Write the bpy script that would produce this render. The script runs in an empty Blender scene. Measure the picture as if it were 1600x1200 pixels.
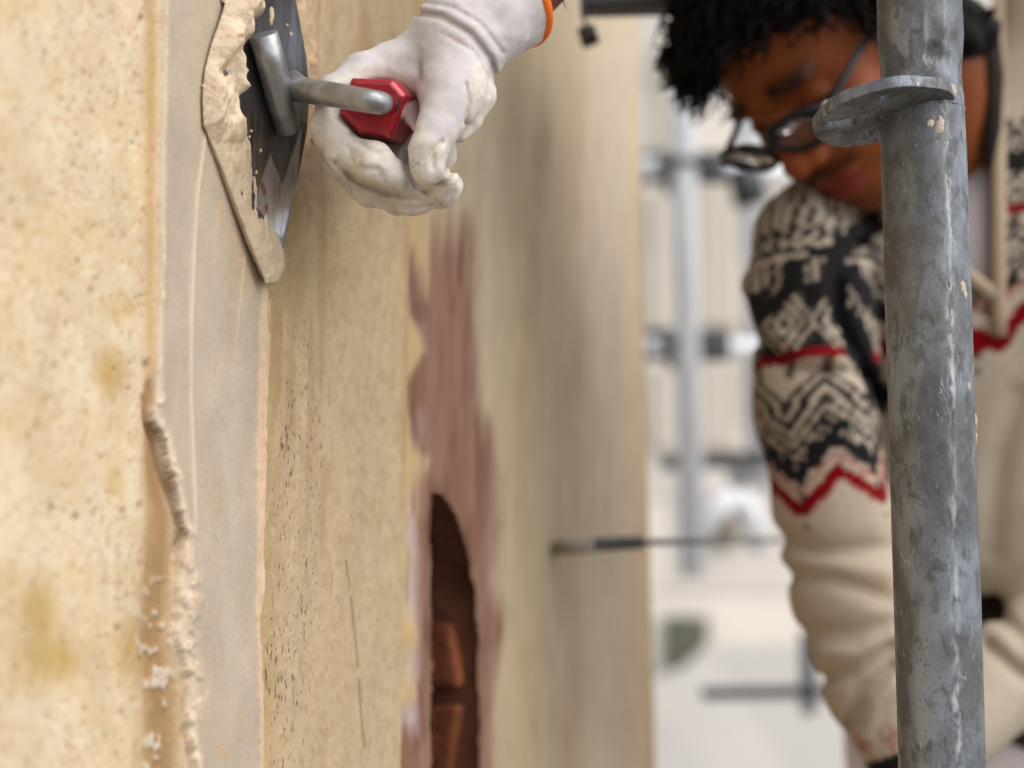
import bpy, math, random
import numpy as np
from mathutils import Matrix, Vector

random.seed(7)
rng = np.random.default_rng(7)
SC = bpy.context.scene
COL = SC.collection

# ------------------------------------------------------------------ camera, world, sun, exposure
FPX = 2600.0                                    # focal length in photo pixels (1600 wide)
CAM = np.array([0.0, 0.0, 1.2])
PITCH, ROLL = math.radians(8.5), math.radians(0.45)
cam_d = bpy.data.cameras.new("camera")
cam = bpy.data.objects.new("camera", cam_d); COL.objects.link(cam); SC.camera = cam
RM = Matrix.Rotation(math.pi/2 + PITCH, 3, 'X') @ Matrix.Rotation(ROLL, 3, 'Z')
cam.matrix_world = Matrix.Translation(Vector(CAM)) @ RM.to_4x4()
R = np.array(RM)
cam_d.sensor_width = 36.0
cam_d.lens = 36.0*FPX/1600.0
cam_d.clip_start = 0.05; cam_d.clip_end = 200
cam_d.dof.use_dof = True
cam_d.dof.focus_distance = 0.965
cam_d.dof.aperture_fstop = 3.2

world = bpy.data.worlds.new("World"); SC.world = world; world.use_nodes = True
wn = world.node_tree; wn.nodes.clear()
w_out = wn.nodes.new('ShaderNodeOutputWorld'); w_bg = wn.nodes.new('ShaderNodeBackground')
w_sky = wn.nodes.new('ShaderNodeTexSky'); w_hs = wn.nodes.new('ShaderNodeHueSaturation')
SUN_DIR = Vector((0.60, -0.38, 0.78)).normalized()     # towards the sun
w_sky.sky_type = 'NISHITA'; w_sky.sun_disc = False
w_sky.sun_elevation = math.asin(SUN_DIR.z)
w_sky.sun_rotation = math.atan2(SUN_DIR.x, SUN_DIR.y)
w_hs.inputs['Saturation'].default_value = 0.34         # overcast: the blue mostly washed out
w_bg.inputs['Strength'].default_value = 0.15
wn.links.new(w_sky.outputs[0], w_hs.inputs['Color']); wn.links.new(w_hs.outputs[0], w_bg.inputs['Color'])
wn.links.new(w_bg.outputs[0], w_out.inputs['Surface'])

sun_d = bpy.data.lights.new("sun", 'SUN'); sun = bpy.data.objects.new("sun", sun_d); COL.objects.link(sun)
sun_d.energy = 1.2; sun_d.angle = math.radians(55); sun_d.color = (1.0, 0.945, 0.87)
sun.rotation_euler = SUN_DIR.to_track_quat('Z', 'Y').to_euler()
sun.location = (3, -2, 6)

SC.view_settings.view_transform = 'Standard'; SC.view_settings.look = 'None'
SC.view_settings.gamma = 1.0; SC.view_settings.use_curve_mapping = False
SC.view_settings.exposure = 0.80
SC.render.engine = 'CYCLES'
SC.cycles.max_bounces = 8

# ------------------------------------------------------------------ helpers
def px(u, v, d):                                  # photo pixel + distance -> camera-space point
    return np.array([(u-800.0)/FPX*d, (600.0-v)/FPX*d, -d])
def to_world(P): return np.asarray(P) @ R.T + CAM
def to_cam(P): return (np.asarray(P) - CAM) @ R
def W(u, v, d): return to_world(px(u, v, d))
def lin(r, g, b):
    c = np.array([r, g, b], float)/255.0
    return np.where(c <= 0.04045, c/12.92, ((c+0.055)/1.055)**2.4)

_T = rng.random((256, 256))
def vn(x, y, s=0):                                # smooth 2-D value noise
    x = np.asarray(x, float) + s*17.31; y = np.asarray(y, float) + s*9.77
    xi = np.floor(x).astype(int); yi = np.floor(y).astype(int)
    fx = x-xi; fy = y-yi; fx = fx*fx*(3-2*fx); fy = fy*fy*(3-2*fy)
    a = _T[xi & 255, yi & 255]; b = _T[(xi+1) & 255, yi & 255]
    c = _T[xi & 255, (yi+1) & 255]; d = _T[(xi+1) & 255, (yi+1) & 255]
    return (a*(1-fx)+b*fx)*(1-fy) + (c*(1-fx)+d*fx)*fy
def fb(x, y, s=0, o=4):
    r = 0; a = 0.5; t = 0
    for i in range(o):
        r = r + a*vn(x*2**i, y*2**i, s+i*3); t += a; a *= 0.5
    return r/t - 0.5
_T3 = rng.random((48, 48, 48))
def vn3(x, y, z):
    q = [np.floor(a).astype(int) for a in (x, y, z)]
    f = [a-b for a, b in zip((x, y, z), q)]; f = [t*t*(3-2*t) for t in f]
    r = 0
    for i in (0, 1):
        for j in (0, 1):
            for k in (0, 1):
                w = (f[0] if i else 1-f[0])*(f[1] if j else 1-f[1])*(f[2] if k else 1-f[2])
                r = r + w*_T3[(q[0]+i) % 48, (q[1]+j) % 48, (q[2]+k) % 48]
    return r-0.5
def sstep(a, b, x):
    t = np.clip((x-a)/(b-a), 0, 1); return t*t*(3-2*t)
def seg_dist(X, Y, pts):                          # distance to an open polyline
    d = np.full(np.shape(X), 1e9)
    for (x0, y0), (x1, y1) in zip(pts[:-1], pts[1:]):
        dx, dy = x1-x0, y1-y0; L = dx*dx+dy*dy+1e-12
        t = np.clip(((X-x0)*dx+(Y-y0)*dy)/L, 0, 1)
        d = np.minimum(d, np.hypot(X-x0-t*dx, Y-y0-t*dy))
    return d
def poly_sd(X, Y, pts):                           # signed distance to polygon, + inside
    inside = np.zeros(np.shape(X), bool); n = len(pts)
    for i in range(n):
        x0, y0 = pts[i]; x1, y1 = pts[(i+1) % n]
        if y0 == y1: continue
        c = ((y0 > Y) != (y1 > Y)) & (X < (x1-x0)*(Y-y0)/(y1-y0)+x0)
        inside ^= c
    d = seg_dist(X, Y, list(pts)+[pts[0]])
    return np.where(inside, d, -d)

def empty(name, loc, label=None, cat=None, group=None):
    o = bpy.data.objects.new(name, None); COL.objects.link(o); o.location = Vector(loc)
    o.empty_display_size = 0.05
    tag(o, label, cat, group); return o
def tag(o, label=None, cat=None, group=None, kind=None):
    if label: o['label'] = label
    if cat: o['category'] = cat
    if group: o['group'] = group
    if kind: o['kind'] = kind
    return o
def origin(o):
    p = Vector((0, 0, 0))
    while o is not None: p += o.location; o = o.parent
    return p
def mesh(name, V, F, mat, parent=None, loc=None, smooth=True, attrs=None):
    V = np.asarray(V, float)
    base = origin(parent) if parent is not None else Vector((0, 0, 0))
    if loc is None:
        loc = Vector(V.mean(0)) if parent is None else base
    loc = Vector(loc)
    L = V - np.array(loc)
    me = bpy.data.meshes.new(name)
    if isinstance(F, np.ndarray):
        me.vertices.add(len(L)); me.vertices.foreach_set('co', L.astype(np.float32).ravel())
        k = F.shape[1]
        me.loops.add(F.size); me.loops.foreach_set('vertex_index', F.astype(np.int32).ravel())
        me.polygons.add(len(F)); me.polygons.foreach_set('loop_start', np.arange(0, F.size, k, dtype=np.int32))
        me.update(calc_edges=True)
    else:
        me.from_pydata([tuple(p) for p in L], [], [tuple(f) for f in F])
    if smooth: me.polygons.foreach_set('use_smooth', np.ones(len(me.polygons), bool))
    for an, arr in (attrs or {}).items():
        arr = np.asarray(arr, float)
        if arr.ndim == 2:
            at = me.color_attributes.new(an, 'FLOAT_COLOR', 'POINT')
            a4 = np.ones((len(arr), 4)); a4[:, :3] = arr
            at.data.foreach_set('color', a4.astype(np.float32).ravel())
        else:
            at = me.attributes.new(an, 'FLOAT', 'POINT'); at.data.foreach_set('value', arr.astype(np.float32).ravel())
    me.materials.append(mat); me.validate(); me.update()
    o = bpy.data.objects.new(name, me); COL.objects.link(o)
    if parent is not None: o.parent = parent
    o.location = loc - base
    return o

def grid_faces(nr, nc, keep=None):
    i = np.arange((nr-1)*nc).reshape(nr-1, nc)[:, :-1].ravel()
    F = np.stack([i, i+1, i+nc+1, i+nc], 1)
    if keep is not None:
        k = keep.ravel(); F = F[k[F].all(1)]
    return F
def snap(GX, GY, SD, h):                          # pull the outer ring of kept grid points onto the outline SD = 0
    gy, gx = np.gradient(SD, GY[:, 0], GX[0, :]); g2_ = np.maximum(gx*gx+gy*gy, 1e-9)
    k = (SD < 0) & (SD > -h)
    return GX+np.where(k, np.clip(-SD*gx/g2_, -.0013, .0013), 0), GY+np.where(k, np.clip(-SD*gy/g2_, -.0013, .0013), 0)
def compact(V, F, A=None):
    u, inv = np.unique(F, return_inverse=True)
    F2 = inv.reshape(F.shape); A2 = {k: a[u] for k, a in (A or {}).items()}
    return V[u], F2, A2

def tube(pts, radii, seg=12, caps=True):
    pts = [np.asarray(p, float) for p in pts]; n = len(pts)
    if np.isscalar(radii): radii = [radii]*n
    V = []; F = []; prev = None
    for i in range(n):
        t = pts[min(i+1, n-1)] - pts[max(i-1, 0)]; t /= np.linalg.norm(t)+1e-12
        if prev is None:
            a = np.array([0, 0, 1.0]) if abs(t[2]) < 0.9 else np.array([1.0, 0, 0])
        else: a = prev
        s = a - t*np.dot(a, t); s /= np.linalg.norm(s)+1e-12; prev = s; b = np.cross(t, s)
        for k in range(seg):
            th = 2*math.pi*k/seg
            V.append(pts[i] + radii[i]*(math.cos(th)*s + math.sin(th)*b))
    for i in range(n-1):
        for k in range(seg):
            F.append((i*seg+k, i*seg+(k+1) % seg, (i+1)*seg+(k+1) % seg, (i+1)*seg+k))
    if caps:
        F.append(tuple(range(seg))[::-1]); F.append(tuple((n-1)*seg+k for k in range(seg)))
    return V, F
def box(c, ax, ay, az):
    c, ax, ay, az = map(lambda q: np.asarray(q, float), (c, ax, ay, az))
    V = [c+sx*ax+sy*ay+sz*az for sx in (-1, 1) for sy in (-1, 1) for sz in (-1, 1)]
    F = [(0, 1, 3, 2), (4, 6, 7, 5), (0, 4, 5, 1), (2, 3, 7, 6), (0, 2, 6, 4), (1, 5, 7, 3)]
    if np.dot(np.cross(ax, ay), az) < 0: F = [f[::-1] for f in F]
    return V, F
def join(parts):
    V = []; F = []
    for v, f in parts:
        n = len(V); V += list(v); F += [tuple(i+n for i in q) for q in f]
    return V, F
def bevel(o, w, seg=2):
    m = o.modifiers.new('bevel', 'BEVEL'); m.width = w; m.segments = seg; m.limit_method = 'ANGLE'
    return o

# --- implicit surfaces: distance function sampled on a grid in camera space, meshed by surface nets
def nets(fn, lo, hi, h):
    lo = np.asarray(lo, float); hi = np.asarray(hi, float)
    ax = [np.arange(lo[i], hi[i]+h, h) for i in range(3)]
    nx, ny, nz = map(len, ax)
    D = np.empty((nx, ny, nz), np.float32)
    for i0 in range(0, nx, 24):
        X, Y, Z = np.meshgrid(ax[0][i0:i0+24], ax[1], ax[2], indexing='ij')
        D[i0:i0+24] = fn(X, Y, Z)
    s = D < 0
    c = np.zeros((nx-1, ny-1, nz-1), np.int8)
    for i in (0, 1):
        for j in (0, 1):
            for k in (0, 1): c += s[i:nx-1+i, j:ny-1+j, k:nz-1+k]
    cell = (c > 0) & (c < 8)
    idx = -np.ones(cell.shape, np.int64); ci = np.argwhere(cell); idx[cell] = np.arange(len(ci))
    acc = np.zeros((len(ci), 3)); cnt = np.zeros(len(ci))
    corners = [(i, j, k) for i in (0, 1) for j in (0, 1) for k in (0, 1)]
    for a in corners:
        for b in corners:
            if sum(b)-sum(a) == 1 and all(q >= p for p, q in zip(a, b)):
                da = D[ci[:, 0]+a[0], ci[:, 1]+a[1], ci[:, 2]+a[2]]; db = D[ci[:, 0]+b[0], ci[:, 1]+b[1], ci[:, 2]+b[2]]
                m = (da < 0) != (db < 0)
                t = np.where(m, da/np.where(m, da-db, 1), 0)
                for q in range(3): acc[:, q] += np.where(m, a[q]+t*(b[q]-a[q]), 0)
                cnt += m
    V = lo + (ci + acc/cnt[:, None])*h
    Fs = []
    for axis in range(3):
        sl0 = [slice(None)]*3; sl1 = [slice(None)]*3
        sl0[axis] = slice(0, -1); sl1[axis] = slice(1, None)
        A = s[tuple(sl0)]; B = s[tuple(sl1)]
        e = np.argwhere(A != B)
        o1, o2 = [(1, 2), (2, 0), (0, 1)][axis]
        sh = [nx, ny, nz]
        ok = (e[:, o1] > 0) & (e[:, o2] > 0) & (e[:, o1] < sh[o1]-1) & (e[:, o2] < sh[o2]-1)
        e = e[ok]; ins = A[tuple(e.T)]
        q = []
        for d1, d2 in ((0, 0), (-1, 0), (-1, -1), (0, -1)):
            g = e.copy(); g[:, o1] += d1; g[:, o2] += d2; q.append(idx[tuple(g.T)])
        q = np.stack(q, 1)
        q[~ins] = q[~ins][:, ::-1]
        Fs.append(q)
    F = np.concatenate(Fs); F = F[(F >= 0).all(1)]
    return V, F
def cap(X, Y, Z, a, b, ra, rb):                    # tapered capsule
    ab = b-a; L = ab@ab+1e-12
    t = np.clip(((X-a[0])*ab[0]+(Y-a[1])*ab[1]+(Z-a[2])*ab[2])/L, 0, 1)
    return np.sqrt((X-a[0]-t*ab[0])**2+(Y-a[1]-t*ab[1])**2+(Z-a[2]-t*ab[2])**2) - (ra+t*(rb-ra))
def chain(X, Y, Z, P, k=0.004):                    # P: list of (u, v, depth, radius_px)
    pts = [px(p[0], p[1], p[2]) for p in P]; rr = [p[3]/FPX*p[2] for p in P]
    d = None
    for i in range(len(P)-1):
        c = cap(X, Y, Z, pts[i], pts[i+1], rr[i], rr[i+1]); d = c if d is None else smin(d, c, k)
    return d
def smin(a, b, k):
    h = np.clip(0.5+0.5*(b-a)/k, 0, 1); return b*(1-h)+a*h-k*h*(1-h)
def smax(a, b, k): return -smin(-a, -b, k)
def ell(x, y, z, c, r):
    q = np.sqrt(((x-c[0])/r[0])**2+((y-c[1])/r[1])**2+((z-c[2])/r[2])**2)
    return (q-1)*min(r)
def UV(X, Y, Z): return 800+FPX*X/(-Z), 600-FPX*Y/(-Z)

# ------------------------------------------------------------------ materials
def mat(name, col=(0.5, 0.5, 0.5), rough=0.6, metal=0.0, attr=None, var=0.15, vscale=30, bump=0.3, bscale=200,
        bdist=0.0005, spec=0.5, stretch=(1, 1, 1), sheen=0.0, sss=0.0):
    m = bpy.data.materials.new(name); m.use_nodes = True; nt = m.node_tree; N = nt.nodes; Lk = nt.links
    b = N['Principled BSDF']; b.inputs['Roughness'].default_value = rough; b.inputs['Metallic'].default_value = metal
    b.inputs['Specular IOR Level'].default_value = spec
    if sheen: b.inputs['Sheen Weight'].default_value = sheen
    if sss:
        b.inputs['Subsurface Weight'].default_value = sss; b.inputs['Subsurface Radius'].default_value = (0.008, 0.003, 0.0015)
        b.inputs['Subsurface Scale'].default_value = 0.5
    tc = N.new('ShaderNodeTexCoord'); mp = N.new('ShaderNodeMapping'); mp.inputs['Scale'].default_value = stretch
    Lk.new(tc.outputs['Object'], mp.inputs[0])
    n = N.new('ShaderNodeTexNoise'); n.inputs['Scale'].default_value = vscale; n.inputs['Detail'].default_value = 6
    Lk.new(mp.outputs[0], n.inputs['Vector'])
    mr = N.new('ShaderNodeMapRange'); mr.inputs[1].default_value = 0.25; mr.inputs[2].default_value = 0.75
    mr.inputs[3].default_value = 1-var; mr.inputs[4].default_value = 1+var; Lk.new(n.outputs[0], mr.inputs[0])
    vm = N.new('ShaderNodeVectorMath'); vm.operation = 'SCALE'
    if attr:
        at = N.new('ShaderNodeAttribute'); at.attribute_name = attr; Lk.new(at.outputs['Color'], vm.inputs[0])
    else: vm.inputs[0].default_value = tuple(col)
    Lk.new(mr.outputs[0], vm.inputs['Scale']); Lk.new(vm.outputs[0], b.inputs['Base Color'])
    n2 = N.new('ShaderNodeTexNoise'); n2.inputs['Scale'].default_value = bscale; n2.inputs['Detail'].default_value = 5
    Lk.new(mp.outputs[0], n2.inputs['Vector'])
    bp = N.new('ShaderNodeBump'); bp.inputs['Strength'].default_value = bump; bp.inputs['Distance'].default_value = bdist
    Lk.new(n2.outputs[0], bp.inputs['Height']); Lk.new(bp.outputs[0], b.inputs['Normal'])
    m['b'] = 0
    return m
def nodes(m): return m.node_tree.nodes, m.node_tree.links, m.node_tree.nodes['Principled BSDF']
def mth(N, Lk, op, a, b=None):
    n = N.new('ShaderNodeMath'); n.operation = op
    for i, q in enumerate((a, b)):
        if q is None: continue
        if isinstance(q, (int, float)): n.inputs[i].default_value = q
        else: Lk.new(q, n.inputs[i])
    return n.outputs[0]
def mixc(N, Lk, f, a, b):
    n = N.new('ShaderNodeMix'); n.data_type = 'RGBA'
    if isinstance(f, (int, float)): n.inputs[0].default_value = f
    else: Lk.new(f, n.inputs[0])
    for i, q in ((6, a), (7, b)):
        if isinstance(q, tuple): n.inputs[i].default_value = (*q, 1)
        else: Lk.new(q, n.inputs[i])
    return n.outputs[2]

def wall_material():
    m = mat('wall_render', attr='Col', rough=0.88, var=0.10, vscale=45, bump=0.55, bscale=420, bdist=0.0007, spec=0.25, stretch=(1, 1, 0.55))
    N, Lk, b = nodes(m)
    src = b.inputs['Base Color'].links[0].from_socket
    tc = [n for n in N if n.type == 'TEX_COORD'][0]
    # finest grain
    g = N.new('ShaderNodeTexNoise'); g.inputs['Scale'].default_value = 900; g.inputs['Detail'].default_value = 2
    Lk.new(tc.outputs['Object'], g.inputs['Vector'])
    gm = N.new('ShaderNodeMapRange'); gm.inputs[1].default_value = .3; gm.inputs[2].default_value = .7
    gm.inputs[3].default_value = 0.90; gm.inputs[4].default_value = 1.10; Lk.new(g.outputs[0], gm.inputs[0])
    vm = N.new('ShaderNodeVectorMath'); vm.operation = 'SCALE'; Lk.new(src, vm.inputs[0]); Lk.new(gm.outputs[0], vm.inputs['Scale'])
    # dark grit, and pit shade put into the colour, where 'grit' asks
    mp = N.new('ShaderNodeMapping'); mp.inputs['Scale'].default_value = (1, 1, 0.42); Lk.new(tc.outputs['Object'], mp.inputs[0])
    nn = N.new('ShaderNodeTexNoise'); nn.inputs['Scale'].default_value = 460; nn.inputs['Detail'].default_value = 3
    Lk.new(mp.outputs[0], nn.inputs['Vector'])
    ng = N.new('ShaderNodeTexNoise'); ng.inputs['Scale'].default_value = 28; Lk.new(mp.outputs[0], ng.inputs['Vector'])
    at = N.new('ShaderNodeAttribute'); at.attribute_name = 'grit'
    s = mth(N, Lk, 'ADD', nn.outputs[0], mth(N, Lk, 'MULTIPLY', mth(N, Lk, 'SUBTRACT', ng.outputs[0], 0.5), 0.35))
    s = mth(N, Lk, 'ADD', s, mth(N, Lk, 'MULTIPLY', at.outputs['Fac'], 0.11))
    mk = N.new('ShaderNodeMapRange'); mk.inputs[1].default_value = 0.735; mk.inputs[2].default_value = 0.775; Lk.new(s, mk.inputs[0])
    f = mth(N, Lk, 'MULTIPLY', mk.outputs[0], mth(N, Lk, 'MINIMUM', mth(N, Lk, 'MULTIPLY', at.outputs['Fac'], 2.0), 0.85))
    Lk.new(mixc(N, Lk, f, vm.outputs[0], (0.10, 0.075, 0.055)), b.inputs['Base Color'])
    bp = [n for n in N if n.type == 'BUMP'][0]
    b2 = N.new('ShaderNodeBump'); b2.inputs['Strength'].default_value = 0.6; b2.inputs['Distance'].default_value = -0.0008
    Lk.new(f, b2.inputs['Height']); Lk.new(bp.outputs[0], b2.inputs['Normal']); Lk.new(b2.outputs[0], b.inputs['Normal'])
    return m
M_WALL = wall_material()
M_MORTAR = mat('wet_mortar', attr='Col', rough=0.66, var=0.13, vscale=180, bump=0.8, bscale=420, bdist=0.0009, spec=0.35)
M_BRICK = mat('old_brick', (0.17, 0.055, 0.025), rough=0.95, var=0.45, vscale=25, bump=0.8, bscale=120, bdist=0.004, spec=0.1)
M_JOINT = mat('old_joint_mortar', (0.14, 0.055, 0.030), rough=1.0, var=0.3, vscale=30, bump=0.8, bscale=150, bdist=0.004, spec=0.1)
M_GROUND = mat('paving_stone', (0.20, 0.18, 0.16), rough=0.9, var=0.25, vscale=3, bump=0.4, bscale=40, bdist=0.003)
M_SKIN = mat('brown_skin', attr='Col', rough=0.55, var=0.08, vscale=60, bump=0.25, bscale=600, bdist=0.0003, sss=0.10, spec=0.18)
M_HAIR = mat('black_hair', (0.006, 0.0045, 0.004), rough=0.75, var=0.3, vscale=50, bump=0.2, spec=0.12)
M_SWEATER = mat('knitted_wool', attr='Col', rough=0.95, var=0.10, vscale=250, bump=0.9, bscale=420, bdist=0.0015, sheen=0.03, spec=0.08)
M_SHIRT = mat('grey_cotton', lin(150, 138, 138)*0.9, rough=0.9, var=0.06, vscale=20, bump=0.3, bscale=300)
M_TROUSER = mat('pale_trousers', lin(196, 184, 186), rough=0.9, var=0.05, vscale=20, bump=0.3, bscale=300)
M_GAPSHADE = mat('dark_gap_shade', (0.022, 0.012, 0.008), rough=0.95, var=0.4, vscale=30, bump=0.3)  # dark brown standing for shade in gaps of the clothing
M_PLASTIC = mat('black_glossy_plastic', (0.008, 0.008, 0.011), spec=.3, rough=0.42, var=0.1)
M_ORANGE = mat('orange_elastic', (0.86, 0.17, 0.01), rough=0.75, var=0.1, vscale=300, bump=0.6, bscale=900)
M_BOOT = mat('boot_leather', (0.03, 0.02, 0.015), rough=0.6)

def glove_material():
    m = mat('glove_knit', attr='Col', rough=0.85, var=0.035, vscale=90, bump=0.3, bscale=900, bdist=0.0003, spec=0.3, sheen=0.1)
    N, Lk, b = nodes(m)
    at = N.new('ShaderNodeAttribute'); at.attribute_name = 'rib'
    ka = N.new('ShaderNodeAttribute'); ka.attribute_name = 'knit'
    s = mth(N, Lk, 'SINE', mth(N, Lk, 'MULTIPLY', at.outputs['Fac'], 2*math.pi/0.00135))
    s = mth(N, Lk, 'MULTIPLY', s, ka.outputs['Fac'])
    bp = [n for n in N if n.type == 'BUMP'][0]
    b2 = N.new('ShaderNodeBump'); b2.inputs['Strength'].default_value = 0.30; b2.inputs['Distance'].default_value = 0.00018
    Lk.new(s, b2.inputs['Height']); Lk.new(bp.outputs[0], b2.inputs['Normal']); Lk.new(b2.outputs[0], b.inputs['Normal'])
    rr = N.new('ShaderNodeMapRange'); rr.inputs[3].default_value = 0.68; rr.inputs[4].default_value = 0.92
    Lk.new(ka.outputs['Fac'], rr.inputs[0]); Lk.new(rr.outputs[0], b.inputs['Roughness'])
    return m
M_GLOVE = glove_material()

def galvanised():
    m = bpy.data.materials.new('galvanised_steel'); m.use_nodes = True; N, Lk, b = nodes(m)
    tc = N.new('ShaderNodeTexCoord')
    def noise(sc, det=5, st=(1, 1, 1), dist=0.0):
        mp = N.new('ShaderNodeMapping'); mp.inputs['Scale'].default_value = st; Lk.new(tc.outputs['Object'], mp.inputs[0])
        n = N.new('ShaderNodeTexNoise'); n.inputs['Scale'].default_value = sc; n.inputs['Detail'].default_value = det
        n.inputs['Distortion'].default_value = dist
        Lk.new(mp.outputs[0], n.inputs['Vector']); return n.outputs[0]
    def rng_(x, a, b_, c, d):
        r = N.new('ShaderNodeMapRange'); r.inputs[1].default_value = a; r.inputs[2].default_value = b_
        r.inputs[3].default_value = c; r.inputs[4].default_value = d; Lk.new(x, r.inputs[0]); return r.outputs[0]
    big = noise(28, 4, (1, 1, .55), .8); mid = noise(140, 6, (1, 1, .6), .4); fine = noise(620, 4)
    c = mixc(N, Lk, rng_(big, .4, .6, 0, 1), (0.12, 0.13, 0.145), (0.25, 0.28, 0.32))
    c = mixc(N, Lk, rng_(mid, .50, .66, 0, .8), c, (0.095, 0.093, 0.09))
    c = mixc(N, Lk, rng_(fine, .60, .72, 0, .7), c, (0.045, 0.045, 0.045))
    c = mixc(N, Lk, rng_(noise(430, 3, (1, 1, .4)), .66, .72, 0, .7), c, (0.34, 0.33, 0.32))
    # warm dust film
    c = mixc(N, Lk, rng_(noise(11, 4), .46, .62, 0, .45), c, (0.125, 0.112, 0.095))
    # hairline scratches: where a distorted field crosses its mid value
    for sc, st, dd, w, k, cc in ((52, (1, 1, .25), 3.2, .0035, .75, (0.04, 0.04, 0.042)), (75, (1.2, 1, .9), 2.0, .003, .6, (0.05, 0.05, 0.05)), (38, (1, 1, .2), 4, .002, .5, (.75, .74, .7))):
        f = noise(sc, 2, st, dd); a = mth(N, Lk, 'ABSOLUTE', mth(N, Lk, 'SUBTRACT', f, 0.5))
        line = rng_(a, w, w*2.2, 1, 0)
        gate = rng_(noise(33+sc*.2, 3), .53, .58, 0, k)
        c = mixc(N, Lk, mth(N, Lk, 'MULTIPLY', line, gate), c, cc)
    sa = N.new('ShaderNodeAttribute'); sa.attribute_name = 'seam_highlight'
    c = mixc(N, Lk, mth(N, Lk, 'MULTIPLY', sa.outputs['Fac'], rng_(noise(300, 8, (1, 1, .3), .4), .42, .60, 0.0, .9)), c, (0.62, 0.64, 0.67))  # weld seam with its bright highlight streak painted into the colour
    Lk.new(c, b.inputs['Base Color'])
    b.inputs['Metallic'].default_value = 0.55
    Lk.new(rng_(mid, .35, .65, .40, .62), b.inputs['Roughness'])
    bp = N.new('ShaderNodeBump'); bp.inputs['Strength'].default_value = .6; bp.inputs['Distance'].default_value = .0006
    h = mth(N, Lk, 'ADD', mth(N, Lk, 'MULTIPLY', mid, .7), mth(N, Lk, 'MULTIPLY', fine, .25))
    Lk.new(h, bp.inputs['Height']); Lk.new(bp.outputs[0], b.inputs['Normal'])
    return m
M_GALV = galvanised()
M_STEEL = mat('trowel_shank_steel', (0.30, 0.30, 0.30), rough=0.42, metal=0.85, var=0.3, vscale=90, bump=0.4, bscale=260, bdist=0.0005)
M_BLADE = mat('smeared_blade_steel', attr='Col', rough=0.27, metal=0.85, var=0.18, vscale=55, bump=0.3, bscale=120, bdist=0.0005)
M_RED = mat('red_lacquer', (0.30, 0.002, 0.011), rough=0.24, metal=0.3, var=0.25, vscale=120, bump=0.15, bscale=300, bdist=0.0004, spec=0.8)
M_FARSTEEL = mat('light_galvanised_tube', (0.88, 0.89, 0.91), rough=0.5, metal=0.05, var=0.08, vscale=9)
M_DARKSTEEL = mat('dark_weathered_steel', (0.075, 0.08, 0.085), rough=0.6, metal=0.5, var=0.2, vscale=15)
M_LIME = mat('pale_limestone', (0.80, 0.75, 0.69), rough=0.9, var=0.06, vscale=2.2, bump=0.4, bscale=15, bdist=0.004)
M_LIMES = [mat('pale_limestone', c_, rough=.9, var=.06, vscale=2.2, bump=.4, bscale=15, bdist=.004) for c_ in ((.72, .66, .59), (.76, .69, .60), (.66, .60, .53))]
M_LIME2 = mat('pale_limestone_joint', (0.52, 0.46, 0.39), rough=0.95, var=0.08, vscale=4)
M_OLIVE = mat('olive_shutter', (0.10, 0.10, 0.065), rough=0.7, var=0.2, vscale=5)
M_LENS = bpy.data.materials.new('lens_glass'); M_LENS.use_nodes = True
_b = M_LENS.node_tree.nodes['Principled BSDF']; _b.inputs['Transmission Weight'].default_value = 1
_b.inputs['Roughness'].default_value = 0.02; _b.inputs['IOR'].default_value = 1.45; _b.inputs['Base Color'].default_value = (.75, .76, .78, 1)

# ------------------------------------------------------------------ setting: ground
V = [(-9, -6, 0), (14, -6, 0), (14, 16, 0), (-9, 16, 0)]
tag(mesh('ground', V, [(0, 1, 2, 3)], M_GROUND, loc=(0, 0, 0)), kind='structure')

# ------------------------------------------------------------------ the plastered wall (receding to the right)
PHI = math.radians(21)
WD = np.array([math.sin(PHI), math.cos(PHI), 0.0])      # along the wall, away from the camera
WN = np.array([math.cos(PHI), -math.sin(PHI), 0.0])     # out of the wall
W0 = np.array([-0.146, 0.955, 0.0])
def wall_s(u, v=600, off=0.0):                          # s, z where a view ray meets the wall plane
    d = to_world(px(u, v, 1.0)) - CAM
    P0 = W0 + WN*off
    t = ((P0-CAM) @ WN)/(d @ WN); P = CAM + t*d
    return (P-W0) @ WD, P[2]
def wall_px(S, Z, off=0.0):
    P = W0[None, :] + S.ravel()[:, None]*WD + WN*off; P[:, 2] = Z.ravel()
    C = to_cam(P); dd = np.maximum(-C[:, 2], 0.05)
    U = 800+FPX*C[:, 0]/dd; Vv = 600-FPX*C[:, 1]/dd
    return U.reshape(S.shape), Vv.reshape(S.shape)

wall = empty('plastered_wall', W0*np.array([1, 1, 0]), 'long yellowish plastered wall receding past the trowel, with a fresh grey plaster strip', 'wall')

def coarse(a, b, n, c0, c1):
    return np.concatenate([np.linspace(c0, a, 8)[:-1], np.linspace(a, b, n), np.linspace(b, c1, 8)[1:]])
zb = wall_s(0, 1240)[1]; zt = wall_s(0, -60)[1]
z_all_lo = min(wall_s(0, 1240)[1], wall_s(640, 1240)[1]); z_all_hi = max(wall_s(0, -60)[1], wall_s(1010, -60)[1])
S_END1 = wall_s(636, 600)[0]
ss = np.array([wall_s(u)[0] for u in np.arange(-40, 636.5, 1.7)]); ss = ss[ss < S_END1]
ss = np.concatenate([np.linspace(-1.5, ss[0], 10)[:-1], ss, [S_END1]])
zs = coarse(z_all_lo, z_all_hi, 640, 0.0, 3.2)
S, Z = np.meshgrid(ss, zs)
U, Vp = wall_px(S, Z)
Us = np.clip(U, -3000, 3000); Vs = np.clip(Vp, -3000, 3000)
mm = 1000.0
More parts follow.
